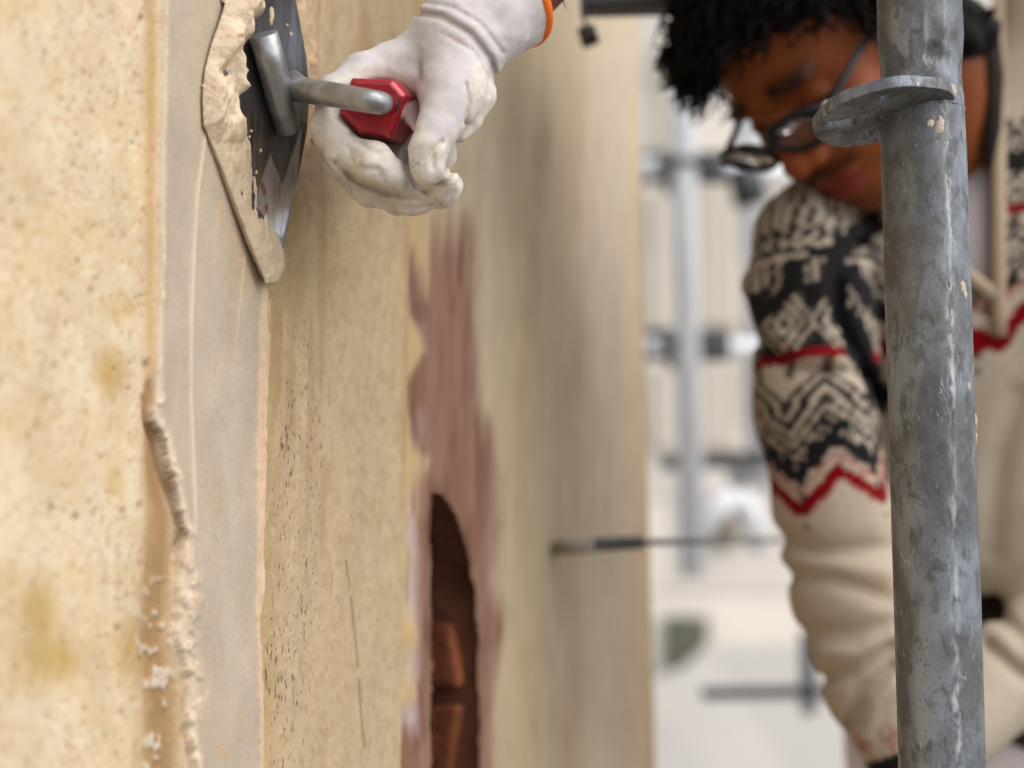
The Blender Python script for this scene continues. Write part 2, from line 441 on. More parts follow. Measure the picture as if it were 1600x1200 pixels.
jag = 6*sstep(480, 800, Vs)*fb(S*70, Z*46, 5, 3)+4*sstep(500, 640, Vs)*fb(Us*.02, Vs*.05, 9, 3)+1.0*sstep(640, 560, Vs)*fb(S*300, Z*220, 9)
Lx = np.interp(Vs, [-3000, 0, 200, 400, 500, 590, 640, 660, 690, 740, 790, 830, 870, 930, 1000, 1060, 1120, 1220, 3000],
               [252, 252, 248, 245, 243, 240, 236, 238, 252, 262, 274, 286, 282, 275, 268, 284, 290, 298, 300])
Rx = np.interp(Vs, [-3000, 0, 300, 440, 700, 800, 900, 955, 965, 1050, 1220, 3000], [408, 408, 412, 413, 411, 408, 405, 402, 400, 404, 408, 410])
up = sstep(640, 560, Vs)                                    # upper part: straight cut edge
Ul = Us + (jag+10*sstep(560, 860, Vs)*fb(S*30, Z*24, 15, 3))*(1.0-0.8*up)*1.5
Ur = Us + 2.2*fb(S*200, Z*160, 21) + 1.6*fb(S*700, Z*500, 12)
inL = Ul-Lx; inR = Rx-Ur
band = sstep(-.6, 1.4, inL)*sstep(-1.5, 1.5, inR)
# old render surface
H = 0.5*fb(S*14, Z*9, 1) + 0.22*fb(S*120, Z*80, 2) + 0.10*fb(S*500, Z*350, 3)
left = Us < Lx

# broken trough beside the strip, lower left
tro_c = np.interp(Vs, [580, 640, 720, 800, 900, 1000, 1100, 1220], [243, 238, 244, 262, 258, 250, 262, 262])
tro_w = np.interp(Vs, [560, 620, 700, 800, 900, 1000, 1100, 1220], [4, 8, 12, 22, 28, 30, 30, 34])
tro = np.exp(-((Us-tro_c+tro_w*.3)/np.maximum(tro_w, 1))**2)*sstep(560, 640, Vs)*left
H -= tro*(1.8+2.6*fb(S*80, Z*45, 31, 4))
inL0 = Us+(6*fb(S*70, Z*46, 5, 3)+10*fb(S*30, Z*24, 15, 3))*1.5-Lx
H -= 2.6*np.exp(-((inL0+5)/6.5)**2)*sstep(560, 600, Vs)*sstep(940, 860, Vs)*sstep(-.25, .05, fb(Us*.03, Vs*.022, 56))
H += 1.5*sstep(.05, .22, fb(Us*.07, Vs*.055, 77, 3))*tro*sstep(850, 980, Vs)
# strip
Hb = 2.4 + 0.10*fb(S*60, Z*30, 41) + 0.05*fb(S*500, Z*400, 42)
lipL = np.exp(-((inL-6)/np.interp(Vs, [0, 560, 640, 850, 950, 1050, 1200], [3, 3.5, 6, 6, 13, 15, 5]))**2)
lipLn = np.interp(Vs, [0, 500, 600, 800, 900, 1000, 1060, 1120, 1200], [.5, .5, .15, .1, .7, 1.0, .9, .3, .4])
nub = sstep(.02, .20, fb(Us*.075, Vs*.055, 55, 3)+.08*sstep(840, 900, Vs))*np.exp(-((inL-4)/np.interp(Vs, [0, 560, 640, 860, 930, 1080, 1200], [2, 4, 8, 9, 22, 22, 7]))**2)*(inL > -6)
Hb += nub*np.interp(Vs, [0, 560, 640, 860, 950, 1200], [.3, .8, 1.8, 1.8, 3.0, 1.5])
Hb += lipL*lipLn*(0.7+2.2*fb(S*80, Z*50, 51, 4)+.5*fb(S*300, Z*240, 52, 2))
lipR = sstep(15, 12, inR)*sstep(0, 3, inR)*sstep(430, 470, Vs)
wR = np.interp(Vs, [430, 500, 700, 820, 870, 950, 970, 1050, 1200], [8, 13, 16, 12, 11, 10, 4, 6, 8])
wR = wR+5*fb(S*200, Z*60, 62, 3)
lipR = sstep(wR+1.0, wR-.6, inR)*sstep(-.5, 1.5, inR)*sstep(430, 460, Vs)
Hb += lipR*(1.1+1.5*fb(S*380, Z*200, 61, 4))
ridge_x = np.interp(Vs, [190, 300, 400, 500, 620, 720, 830, 860], [318, 303, 297, 293, 292, 296, 300, 304])
rid = np.exp(-((Us-ridge_x)/3.0)**2)*sstep(185, 230, Vs)*sstep(870, 780, Vs)
Hb += rid*0.75
rid2 = np.exp(-(seg_dist(Us, Vs, [(378, 395), (370, 470), (362, 560)])/1.6)**2)*(fb(S*200, Z*120, 8) > -.08)
Hb += rid2*0.35
rid3 = np.exp(-(seg_dist(Us, Vs, [(420, 470), (418, 560), (414, 640)])/2.2)**2)*(fb(S*200, Z*90, 18) > -.12)
scr = np.zeros_like(S)
for pl, w in (([(341, 745), (338, 770), (337, 800)], 2.2), ([(372, 1120), (368, 1150)], 2.2), ([(335, 1165), (345, 1180)], 5), ([(331, 555), (330, 585)], 1.6), ([(340, 320), (338, 350)], 3)):
    scr = np.maximum(scr, np.exp(-(seg_dist(Us+2*fb(S*400, Z*200, 88), Vs, pl)/w)**2))
Hb += scr*0.7*(vn(S*600, Z*400, 3)-.35)
Hh = H*(1-band) + Hb*band
Hh += rid3*1.0*(1-band)
chunk = np.exp(-(((Us-406)/7)**2+((Vs-915)/34)**2)**2)
Hh += chunk*(1.6+1.2*fb(S*300, Z*200, 91))
# crumbs of fresh plaster squeezed out at the blade's far side
crx = np.interp(Vs, [-200, 0, 60, 120, 200, 240], [452, 466, 480, 490, 490, 480])
crm = np.exp(-((Us-crx-3)/9)**2)*sstep(250, 215, Vs)
crn = sstep(-.06, .14, fb(S*230, Z*110, 95, 3))
Hh += crm*crn*2.2
thumb = np.clip(Us, -60, 700)
# colours (pigment of each zone, plus painted shade at the strip's left edge)
cream = lin(238, 214, 168); gold = lin(216, 184, 134); tan = lin(206, 180, 144); grey = lin(203, 185, 162)
dry = lin(230, 206, 180); brown = lin(176, 140, 96); peach = lin(222, 190, 152)
def blend(C, f, c): return C*(1-f[..., None]) + np.asarray(c)*f[..., None]
C = np.broadcast_to(lin(226, 198, 154), S.shape+(3,)).copy()
C = blend(C, .25+.45*sstep(-.2, .2, fb(Us*.020, Vs*.012, 100)), lin(238, 220, 190))
C = blend(C, .4*sstep(.05, .3, fb(Us*.033, Vs*.028, 101)), gold)
C = blend(C, .5*sstep(.02, .25, fb(Us*.12, Vs*.09, 102, 3)), lin(244, 228, 200))
C = blend(C, .65*sstep(.10, .26, fb(Us*.16, Vs*.12, 105, 3)), lin(198, 160, 116))
C = blend(C, .7*np.exp(-((Us-235)/10)**2)*(Us < 250), lin(206, 162, 104))
for cu, cv, ru, rv, k in ((172, 580, 26, 42, .8), (180, 750, 16, 30, .5), (60, 960, 30, 50, .9), (75, 1030, 52, 40, .85), (205, 1020, 26, 60, .6),
                          (190, 480, 34, 26, .5), (120, 900, 34, 30, .3), (28, 560, 20, 30, .3)):
    g = np.exp(-(((Us-cu)/ru)**2+((Vs-cv)/rv)**2)**1.5)
    C = blend(C, k*g*(.5+1.0*np.clip(fb(S*80, Z*60, 110)+.5, 0, 1)), lin(204, 168, 98))
rs = np.random.default_rng(3)
for i in range(150):                                          # old pock marks and grit
    cu = rs.uniform(-30, 235); cv = rs.uniform(-30, 1230); r = rs.uniform(1.6, 3.2) if rs.random() < .8 else rs.uniform(3.2, 6)
    j0, j1 = np.searchsorted(ss, [wall_s(cu-14, cv)[0], wall_s(cu+14, cv)[0]])
    sl = slice(j0, j1)
    g = np.exp(-(((Us[:, sl]-cu)/r)**2+((Vs[:, sl]-cv)/(r*1.15))**2))
    C[:, sl] = blend(C[:, sl], g*rs.uniform(.4, .9), lin(112, 84, 62)); Hh[:, sl] -= g*.8
right = Us > Rx
Cr = np.broadcast_to(tan, S.shape+(3,)).copy()
Cr = blend(Cr, .45*sstep(-.2, .2, fb(S*24, Z*9, 120)), lin(208, 186, 152))
Cr = blend(Cr, .75*sstep(455, 415, Us+14*fb(S*30, Z*12, 5)), lin(196, 166, 118))
Cr = blend(Cr, .65*sstep(585, 632, Us), lin(210, 184, 142))
Cr = blend(Cr, .20*np.exp(-((Us-600)/18)**2), lin(196, 184, 160))
Cr = blend(Cr, .35*sstep(.02, .2, fb(Us*.2, Vs*.08, 123, 3)), lin(176, 146, 104)); Cr = blend(Cr, .3*sstep(.05, .2, fb(Us*.25, Vs*.1, 124, 3)), lin(226, 204, 166))
Cr = blend(Cr, .6*sstep(.08, .25, fb(S*45, Z*5, 121)), lin(184, 150, 102))
C = np.where(right[..., None], Cr, C)
C = blend(C, np.clip(tro*1.05, 0, 1), brown)
C = blend(C, .7*np.clip(1.3*sstep(.10, .24, fb(Us*.07, Vs*.055, 77, 3))*tro*sstep(850, 980, Vs), 0, 1), lin(235, 222, 205))
Cs = np.broadcast_to(grey, S.shape+(3,)).copy()
Cs = blend(Cs, .5*sstep(.0, .2, fb(Us*.11, Vs*.09, 131, 3)), lin(192, 176, 160)); Cs = blend(Cs, .4*sstep(.05, .2, fb(Us*.02, Vs*.006, 132, 3)), lin(210, 194, 172))
Cs = blend(Cs, .7*sstep(.0, .22, fb(S*25, Z*15, 130))*sstep(600, 300, Vs)*sstep(290, 330, Us), lin(206, 182, 152))
Cs = blend(Cs, .5*sstep(300, 255, Us), lin(197, 181, 162))
Cs = blend(Cs, .45*sstep(330, 372, Us)*sstep(480, 420, Vs), lin(200, 170, 130))
Cs = blend(Cs, np.clip(lipL*1.2, 0, 1)*(.25+.75*sstep(500, 650, Vs)), dry)
Cs = blend(Cs, .8*sstep(7, 2, inL), lin(234, 214, 188)); Cs = blend(Cs, np.clip(nub, 0, 1), lin(236, 212, 184)); Cs = blend(Cs, .4*np.clip(nub, 0, 1)*sstep(.05, .2, fb(Us*.1, Vs*.1, 57)), lin(206, 162, 120))
Cs = blend(Cs, lipR, lin(232, 200, 162)); Cs = blend(Cs, rid*.9, lin(238, 214, 186)); Cs = blend(Cs, np.clip(rid2*.9, 0, 1), lin(226, 200, 166))
Cs = blend(Cs, np.clip(scr*.8, 0, 1), lin(212, 176, 134))
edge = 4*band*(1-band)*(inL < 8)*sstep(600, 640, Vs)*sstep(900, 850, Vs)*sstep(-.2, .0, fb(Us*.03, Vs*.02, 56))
C = C*(1-band[..., None]) + Cs*band[..., None]
C = blend(C, np.clip(edge*1.3, 0, .85)*sstep(.16, .0, fb(Us*.09, Vs*.07, 58, 3)), lin(128, 92, 58))  # brown painted on the edge face for the shade under the lip
C = blend(C, .75*np.exp(-((inL0+4)/5.0)**2)*(1-band)*sstep(640, 680, Vs)*sstep(880, 840, Vs)*sstep(-.2, .0, fb(Us*.03, Vs*.02, 56)), lin(124, 88, 56))  # shadowed gap beside the lip, put into the colour
C = blend(C, np.clip(rid3, 0, 1), lin(226, 200, 168)); C = blend(C, np.clip(chunk*1.2, 0, 1), lin(236, 214, 184))
C = blend(C, np.clip(crm*crn*1.4, 0, 1), lin(224, 190, 152))
crack = np.exp(-(seg_dist(Us+3*fb(S*60, Z*60, 7), Vs, [(541, 875), (552, 960), (560, 1050), (568, 1150), (569, 1170)])/1.2)**2)
crack = np.maximum(crack, .6*np.exp(-(seg_dist(Us, Vs, [(519, 895), (518, 930)])/1.2)**2))*(vn(S*200, Z*120, 4) > .25)
C = blend(C, .7*crack, lin(70, 54, 40)); Hh -= crack*.6
C = C*0.72                                                     # picture values -> pigment
gritm = np.where(right, np.interp(Us, [400, 425, 480, 520, 640], [.5, .85, .7, .25, .1])*np.interp(Vs, [0, 440, 700, 1200], [.5, .6, 1.1, .8]), 0.12)*(1-band)
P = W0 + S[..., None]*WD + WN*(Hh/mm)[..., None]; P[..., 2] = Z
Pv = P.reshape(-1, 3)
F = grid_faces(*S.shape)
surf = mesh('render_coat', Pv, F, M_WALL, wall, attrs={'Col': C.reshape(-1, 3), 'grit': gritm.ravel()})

# masonry core behind the near coat, ends at the arris
def wall_box(s0, s1, z0, z1, o0, o1):
    c = W0 + WD*(s0+s1)/2 + WN*(o0+o1)/2; c[2] = (z0+z1)/2
    return box(c, WD*(s1-s0)/2, np.array([0, 0, (z1-z0)/2]), WN*abs(o1-o0)/2)
V, F = wall_box(-1.5, S_END1-0.0012, 0, 3.2, -0.30, -0.006)
o = mesh('masonry_core', V, F, mat('core_render', lin(202, 172, 124)*.65, rough=.9), wall, smooth=False)

# --- set-back far part of the wall, with the broken patch and the arched hole
STEP = 0.016
s2a = S_END1-0.02
S_END2 = wall_s(1012, 600, -STEP)[0]
uu = np.arange(600, 1013, 2.0)
ss2 = np.array([wall_s(u, 600, -STEP)[0] for u in uu]); ss2 = np.concatenate([ss2[ss2 > s2a], [S_END2]])
zs2 = coarse(wall_s(640, 1240, -STEP)[1]-.05, wall_s(1000, -60, -STEP)[1]+.05, 420, 0.0, 3.2)
def s_end(z): return np.interp(z, [0.9, wall_s(1012, 1200, -STEP)[1], wall_s(1012, 0, -STEP)[1], 2.4], [wall_s(1034, 1200, -STEP)[0]]*2+[wall_s(1003, 0, -STEP)[0]]*2)
S2, Z2 = np.meshgrid(ss2, zs2); kf = np.clip((S2-wall_s(790, 600, -STEP)[0])/(S_END2-wall_s(790, 600, -STEP)[0]), 0, 1); S2 = S2+kf*(s_end(Z2)-S_END2)
U2, V2 = wall_px(S2, Z2, -STEP)
U2 = np.clip(U2, -3000, 3000); V2 = np.clip(V2, -3000, 3000)
PATCH = [(672, 310), (735, 330), (742, 480), (752, 620), (782, 745), (786, 820), (772, 900), (790, 965), (776, 1080), (784, 1400), (590, 1400),
         (620, 1130), (655, 1090), (640, 1040), (655, 990), (636, 930), (648, 870), (636, 830), (650, 770), (668, 720), (640, 680), (630, 600), (648, 575),
         (668, 548), (640, 490), (628, 440), (628, 350), (650, 400), (668, 470), (674, 440)]
HOLE = [(676, 1500), (676, 766), (690, 768), (706, 786), (722, 818), (736, 862), (748, 925), (753, 1000), (753, 1500)]
sd = poly_sd(U2+12*fb(S2*60, Z2*24, 3)+14*fb(S2*160, Z2*60, 13), V2, PATCH)+26*fb(S2*240, Z2*11, 14, 3)
pat = sstep(-11, 11, sd)*sstep(300, 420, V2+120*fb(S2*130, Z2*4, 19))
H2 = .5*fb(S2*20, Z2*8, 201)+.2*fb(S2*120, Z2*60, 202)
H2 -= pat*(2.0+3.0*fb(S2*60, Z2*16, 203)+2.0*fb(S2*260, Z2*60, 204))
C2 = np.broadcast_to(lin(202, 184, 156), S2.shape+(3,)).copy()
C2 = blend(C2, sstep(700, 640, U2), lin(208, 178, 130))
C2 = blend(C2, .6*np.exp(-((U2-815)/34)**2), lin(206, 186, 148))
C2 = blend(C2, .75*sstep(880, 935, U2+22*fb(S2*14, Z2*5, 7)), lin(210, 194, 172))
C2 = blend(C2, .4*np.exp(-((U2-890-12*fb(S2*8, Z2*3, 17))/20)**2), lin(196, 172, 142))
C2 = blend(C2, .75*sstep(972, 1000, U2), lin(220, 192, 152))
C2 = blend(C2, .3*sstep(0.02, .2, fb(S2*40, Z2*5, 211)), lin(182, 158, 126))
C2 = blend(C2, .6*np.exp(-(((U2-850)/14)**2+((V2-225)/55)**2)), lin(150, 128, 100))
C2 = blend(C2, .5*np.exp(-(((U2-905)/12)**2+((V2-560)/90)**2)), lin(178, 150, 124))
Cp = np.broadcast_to(lin(144, 106, 86), S2.shape+(3,)).copy()
Cp = blend(Cp, .8*sstep(-.05, .22, fb(S2*70, Z2*9, 220)), lin(160, 124, 102))
Cp = blend(Cp, .7*sstep(.05, .2, fb(S2*60, Z2*14, 221)), lin(116, 78, 60))
Cp = blend(Cp, .9*np.exp(-(((U2-642)/16)**2))*sstep(-.08, .1, fb(S2*80, Z2*22, 223))*sstep(600, 760, V2), lin(212, 192, 188))
Cp = blend(Cp, .6*np.exp(-((U2-660)/9)**2)*sstep(.02, .25, fb(S2*70, Z2*30, 224)), lin(196, 168, 160))
Cp = blend(Cp, .75*np.exp(-((U2-770)/12)**2)*sstep(.0, .25, fb(S2*60, Z2*18, 225)), lin(172, 140, 136))
Cp = blend(Cp, .6*np.exp(-(((U2-645)/24)**2+((V2-430)/80)**2)), lin(140, 106, 100))
C2 = C2*(1-pat[..., None])+Cp*pat[..., None]
C2 *= (0.77+.10*sstep(860, 930, U2)*sstep(1010, 985, U2))[..., None]  # paler colour towards the end, offsets the shade from the man
# round the far arris
arr = np.clip((S2-(s_end(Z2)-.03))/.03, 0, 1)
H2 -= arr**2*9
P2 = W0 + S2[..., None]*WD + WN*(H2/mm-STEP)[..., None]; P2[..., 2] = Z2
hd = poly_sd(U2, V2, HOLE)-7*np.abs(fb(S2*120, Z2*60, 33, 4))-2
keep = hd < 0
V_, F_, A_ = compact(P2.reshape(-1, 3), grid_faces(*S2.shape, keep=keep), {'Col': C2.reshape(-1, 3), 'grit': np.zeros(S2.size)})
mesh('far_render_coat', V_, F_, M_WALL, wall, attrs=A_)
# return at the far end of the wall and its top
zr = np.linspace(0, 3.2, 60); V = []
for z_ in zr:
    for off in (-STEP-.0092, -STEP-.20, -STEP-.36):
        q = W0+WD*(float(s_end(z_)))+WN*off; q[2] = z_; V.append(q)
V = np.array(V); F = grid_faces(60, 3)
mesh('end_face', V, F, mat('end_render', lin(216, 194, 162)*.7, rough=.9), wall, smooth=False)
# the hole: lining of crumbling mortar, a stack of bricks at its far jamb, more in the shadows of its near jamb
hs0 = wall_s(676, 900, -STEP)[0]; hs1 = wall_s(753, 1000, -STEP)[0]
ztop = wall_s(690, 766, -STEP)[1]; zj = wall_s(753, 960, -STEP)[1]
DEP = 0.16
hole_back = wall_box(hs0-.03, hs1+.05, 0.0, ztop+.1, -STEP-DEP-.02, -STEP-DEP)
mesh('hole_back', *hole_back, M_JOINT, wall, smooth=False)
# arch lining: extrude the outline inward
n = 40; out = []
for i in range(n+1):
    t = i/n; k = t*(len(HOLE)-3)+1; a = int(min(k, len(HOLE)-3)); f = k-a
    p0, p1 = HOLE[a], HOLE[min(a+1, len(HOLE)-2)]
    s_, z_ = wall_s(p0[0]+(p1[0]-p0[0])*f, p0[1]+(p1[1]-p0[1])*f, -STEP); out.append((s_, z_))
out = [(out[0][0], 0.0)]+out+[(out[-1][0], 0.0)]
rows = 14; Vl = []
for r_ in range(rows+1):
    off = -STEP-.002-DEP*r_/rows
    for k, (s_, z_) in enumerate(out):
        nz = .006*float(fb(np.array(k*.9), np.array(r_*.8), 8)) if 0 < r_ else 0
        q = W0+WD*(s_+(.004+nz)*(1 if s_ > (hs0+hs1)/2 else -1))+WN*off; q[2] = z_+(.003+nz if z_ > 0 else 0); Vl.append(q)
mesh('hole_lining', np.array(Vl), grid_faces(rows+1, len(out))[:, ::-1], M_JOINT, wall)
bh, bl, bw = .058, .105, .085
rb = random.Random(5)
zrow = zj-.002
k = 0
while zrow > 0.75:
    for j in range(2):
        off = -STEP-.016-(j+.5)*bw*1.02 + rb.uniform(-.003, .003)
        c = W0+WD*(hs1-.006+rb.uniform(-.004, .003)+.05)+WN*off; c[2] = zrow-bh/2
        V, F = box(c, WD*.055, np.array([0, 0, bh/2-.003]), WN*(bw/2-.003))
        V = [v+np.array([rb.uniform(-.005, .005) for _ in range(3)]) for v in V]
        bevel(mesh('brick', V, F, M_BRICK, wall, smooth=False), .004, 2)
    zrow -= bh+.008; k += 1

# ------------------------------------------------------------------ trowel
TA, TB = .0125, .003       # blade stands off the wall at its near edge, lies closer at its far edge
def blade_plane(u, v, lift=0.0):
    # plane tilted a few degrees from the wall: solve ray/plane
    ang = math.radians(-4.5)
    n = WN*math.cos(ang)+WD*math.sin(ang)
    s0, z0 = wall_s(400, 250)
    P0 = W0+WD*s0+WN*(.0085+lift); P0[2] = z0
    d = to_world(px(u, v, 1.0))-CAM; t = ((P0-CAM)@n)/(d@n)
    return CAM+t*d
ang = math.radians(-4.5)
BN = WN*math.cos(ang)+WD*math.sin(ang); BD = WD*math.cos(ang)-WN*math.sin(ang)
B0 = blade_plane(400, 250)
trowel = empty('plastering_trowel', B0, 'pointed steel trowel with red handle pressing plaster onto the wall', 'trowel')
OUT = [(414, 441), (392, 376), (366, 306), (341, 240), (323, 196), (318, 170), (320, 130), (330, 85), (346, 35), (366, -20), (392, -80), (414, -110), (436, -90),
       (452, -40), (466, 30), (477, 90), (482, 150), (478, 205), (464, 280), (449, 350), (437, 405), (428, 434)]
def to_b(P): q = np.asarray(P)-B0; return np.stack([q@BD, q[..., 2]], -1)
def from_b(a, b, h): return B0+np.asarray(a)[..., None]*BD+np.asarray(b)[..., None]*np.array([0, 0, 1.0])+np.asarray(h)[..., None]*BN
outb = [tuple(to_b(blade_plane(u, v))) for u, v in OUT]
A = np.array(outb); lo = A.min(0)-.004; hi = A.max(0)+.004
h_ = .0009
ga = np.arange(lo[0], hi[0], h_); gb = np.arange(lo[1], hi[1], h_); GA, GB = np.meshgrid(ga, gb)
SDp = poly_sd(GA, GB, outb)
PB = from_b(GA, GB, GA*0)
CB = to_cam(PB.reshape(-1, 3)); UB = (800+FPX*CB[:, 0]/-CB[:, 2]).reshape(GA.shape); VB = (600-FPX*CB[:, 1]/-CB[:, 2]).reshape(GA.shape)
# blade colour: bright scraped wedge at the point, dark film elsewhere, thin mortar smears along it
Cb = np.broadcast_to(np.array([.13, .125, .125]), GA.shape+(3,)).copy()
Cb = blend(Cb, .6*sstep(-.05, .2, fb(GA*160, GB*25, 5)), (.26, .26, .28))
wed = sstep(-2, 2, poly_sd(UB+3*fb(GA*300, GB*60, 3), VB, [(420, 240), (440, 290), (452, 250), (470, 200), (462, 290), (440, 370), (425, 362), (405, 330), (395, 320)]))
Cb = blend(Cb, wed*.9, (.62, .60, .62))
Cb = blend(Cb, .5*wed*sstep(0.05, .2, fb(GA*350, GB*50, 6)), (.30, .29, .34))
smear = sstep(-.06, .14, fb(GA*260, GB*22, 9))*sstep(425, 385, UB)*sstep(140, 190, VB)+.5*sstep(.12, .2, fb(GA*320, GB*26, 19))*sstep(120, 200, VB)
Cb = blend(Cb, .7*np.clip(smear, 0, 1), lin(190, 165, 135)*.7)
for cu, cv in ((408, 290), (411, 300), (415, 325)):
    Cb = blend(Cb, np.exp(-(((UB-cu)/2.2)**2+((VB-cv)/6)**2)), (.32, .01, .01))
kp = SDp > -0.0011
GAs, GBs = snap(GA, GB, SDp, .0011)
TH = .0016
Vb = from_b(GAs, GBs, GA*0).reshape(-1, 3)
V_, F_, A_ = compact(Vb, grid_faces(*GA.shape, keep=kp), {'Col': Cb.reshape(-1, 3)})
bl_ = mesh('blade', V_, F_[:, ::-1], M_BLADE, trowel, attrs=A_)
m_ = bl_.modifiers.new('thick', 'SOLIDIFY'); m_.thickness = TH; m_.offset = 0
if bl_.data.polygons[0].normal @ Vector(BN) < 0: bl_.data.flip_normals()
# mortar loaded on the blade
LOAD = [(414, 443), (388, 376), (362, 306), (336, 240), (316, 196), (314, 150), (318, 110), (328, 70), (344, 25), (360, -30), (385, -60), (398, -30),
        (398, 0), (402, 20), (390, 36), (380, 36), (382, 60), (376, 76), (368, 78), (373, 98), (386, 112), (378, 124), (384, 142), (370, 152),
        (370, 172), (384, 205), (396, 235), (394, 258), (400, 285), (404, 318), (414, 330), (422, 352), (434, 366), (442, 392), (444, 418), (432, 440)]
loadb = [tuple(to_b(blade_plane(u, v))) for u, v in LOAD]
sl = 2000*poly_sd(GA, GB, loadb)
prof = np.interp(VB, [-60, 60, 185, 225, 330, 380, 420, 440], [9.5, 9.5, 7.5, 1.8, .8, 1.5, 3.2, 3.2])
Hm = prof*(1-np.exp(-np.clip(sl, 0, None)/np.interp(VB, [0, 190, 230, 300, 380, 440], [9, 9, 14, 16, 12, 9])))
lump = 1+2.6*fb(GA*62+3, GB*48, 26, 2)+.5*fb(GA*260, GB*200, 28, 2)
Hm = Hm*np.clip(lump, .15, 2.2)
Hm -= np.interp(VB, [0, 150, 220, 340, 400, 440], [1.2, 1.2, 1.5, 1.1, .3, 0])*sstep(30, 4, sl)*(.55+2.2*fb(GA*260, GB*70, 29, 4))*sstep(-10, 8, UB-np.interp(VB, [0, 180, 200, 260, 330, 400, 440], [352, 335, 340, 362, 388, 412, 425]))
Hm -= 3.2*np.exp(-(((UB-347)/9)**2+((VB-115)/5)**2)) + 2.0*np.exp(-(((UB-350)/5)**2+((VB-62)/4)**2))
Hm = Hm+.55*fb(GA*420, GB*300, 35, 3)*sstep(0, 6, sl)+.5*fb(GA*150, GB*40, 36, 3)*sstep(200, 240, VB)*sstep(0, 6, sl)
Hm = np.clip(Hm, -.9, None)
Cm = np.broadcast_to(lin(236, 214, 184)*.78, GA.shape+(3,)).copy()
Cm = blend(Cm, .45*sstep(.02, .2, fb(GA*300, GB*60, 67)), lin(190, 164, 130)*.7); Cm = blend(Cm, .6*sstep(180, 260, VB), lin(206, 182, 152)*.68); Cm = blend(Cm, .35*sstep(0, .25, fb(GA*90, GB*70, 66)), lin(196, 160, 120)*.72)
GAs, GBs = snap(GA, GB, sl, 2.4)
V_, F_, A_ = compact(from_b(GAs, GBs, Hm/mm+TH/2).reshape(-1, 3), grid_faces(*GA.shape, keep=sl > -2.3), {'Col': Cm.reshape(-1, 3)})
lm = mesh('mortar_load', V_, F_, M_MORTAR, trowel, attrs=A_)
ms = lm.modifiers.new('body', 'SOLIDIFY'); ms.thickness = .0035; ms.offset = -1
if sum((p.normal @ Vector(BN)) for p in list(lm.data.polygons)[:200]) < 0: lm.data.flip_normals()
# a few specks of mortar on blade and shank
def blob(c, nrm, r, hgt, seed, n=14, aspect=1.0, upv=(0, 0, 1)):
    rr = random.Random(seed); nrm = np.asarray(nrm, float); nrm = nrm/np.linalg.norm(nrm)
    u_ = np.cross(upv, nrm); u_ /= np.linalg.norm(u_); v_ = np.cross(nrm, u_)
    p1, p2, p3 = (rr.uniform(0, 6.3) for _ in range(3)); rad = [1+.22*math.sin(2*math.pi*i/n+p1)+.16*math.sin(4*math.pi*i/n+p2)+.12*math.sin(10*math.pi*i/n+p3) for i in range(n)]
    V = [np.asarray(c)+nrm*hgt]; F = []
    for lvl, (q, hh) in enumerate(((.45, .9), (.8, .62), (1.0, -.25))):
        for i in range(n):
            th = 2*math.pi*i/n; k = rad[i] if lvl else 1
            V.append(np.asarray(c)+r*q*k*(math.cos(th)*u_+aspect*math.sin(th)*v_)+nrm*hgt*(hh+(rr.uniform(-.25, .25) if lvl < 2 else 0)))
    for i in range(n): F.append((0, 1+i, 1+(i+1) % n))
    for lvl in (0, 1):
        b_ = 1+lvl*n
        for i in range(n): F.append((b_+i, b_+n+i, b_+n+(i+1) % n, b_+(i+1) % n))
    return V, F
sp = []
for i, (u, v, r) in enumerate(((423, 24, 4.5), (421, 34, 3), (452, 55, 1.6), (446, 40, 1.2), (387, 215, 1.2), (390, 205, 1.0), (405, 236, 1.1), (470, 120, 1.0), (398, 270, 1.4))):
    sp.append(blob(blade_plane(u, v)+BN*TH/2, BN, r/2700*1.5, .0012, i, 10, 1.8))
V, F = join(sp)
tag(mesh('mortar_speck', V, F, M_MORTAR, trowel, attrs={'Col': np.tile(lin(222, 196, 162)*.7, (len(V), 1))}), kind='stuff')
# shank: thick round bar welded flat on the blade, stem rising off it and turning into the handle
bar_a = blade_plane(388, 58)+BN*.0105; bar_b = blade_plane(434, 208)+BN*.0075
V, F = tube([bar_a-(bar_b-bar_a)*.006, bar_a, bar_a*.7+bar_b*.3, bar_a*.35+bar_b*.65, bar_b, bar_b+(bar_b-bar_a)*.03], [.0062, .0084, .0085, .0083, .0070, .003], 32)
bar = mesh('shank_bar', V, F, M_STEEL, trowel)
st0 = blade_plane(425, 134)+BN*.012
c0 = to_cam(st0)
d0 = -c0[2]
H_AX = (to_world(px(640, 194, 1.06))-to_world(px(584, 168, .938)))      # handle axis, away from camera
H_AX /= np.linalg.norm(H_AX)
HC = W(584, 166, .943)                                                  # centre of the near end of the handle
stem = [st0, W(470, 140, d0-.003), W(520, 148, .930), W(570, 157, .921), W(585, 159.5, .919), W(593, 160.5, .9225), W(597, 161, .931), W(599, 161, .955)]
V, F = tube(stem, [.0084, .0076, .0070, .0067, .0066, .0065, .0062, .0058], 32)
mesh('stem', V, F, M_STEEL, trowel)
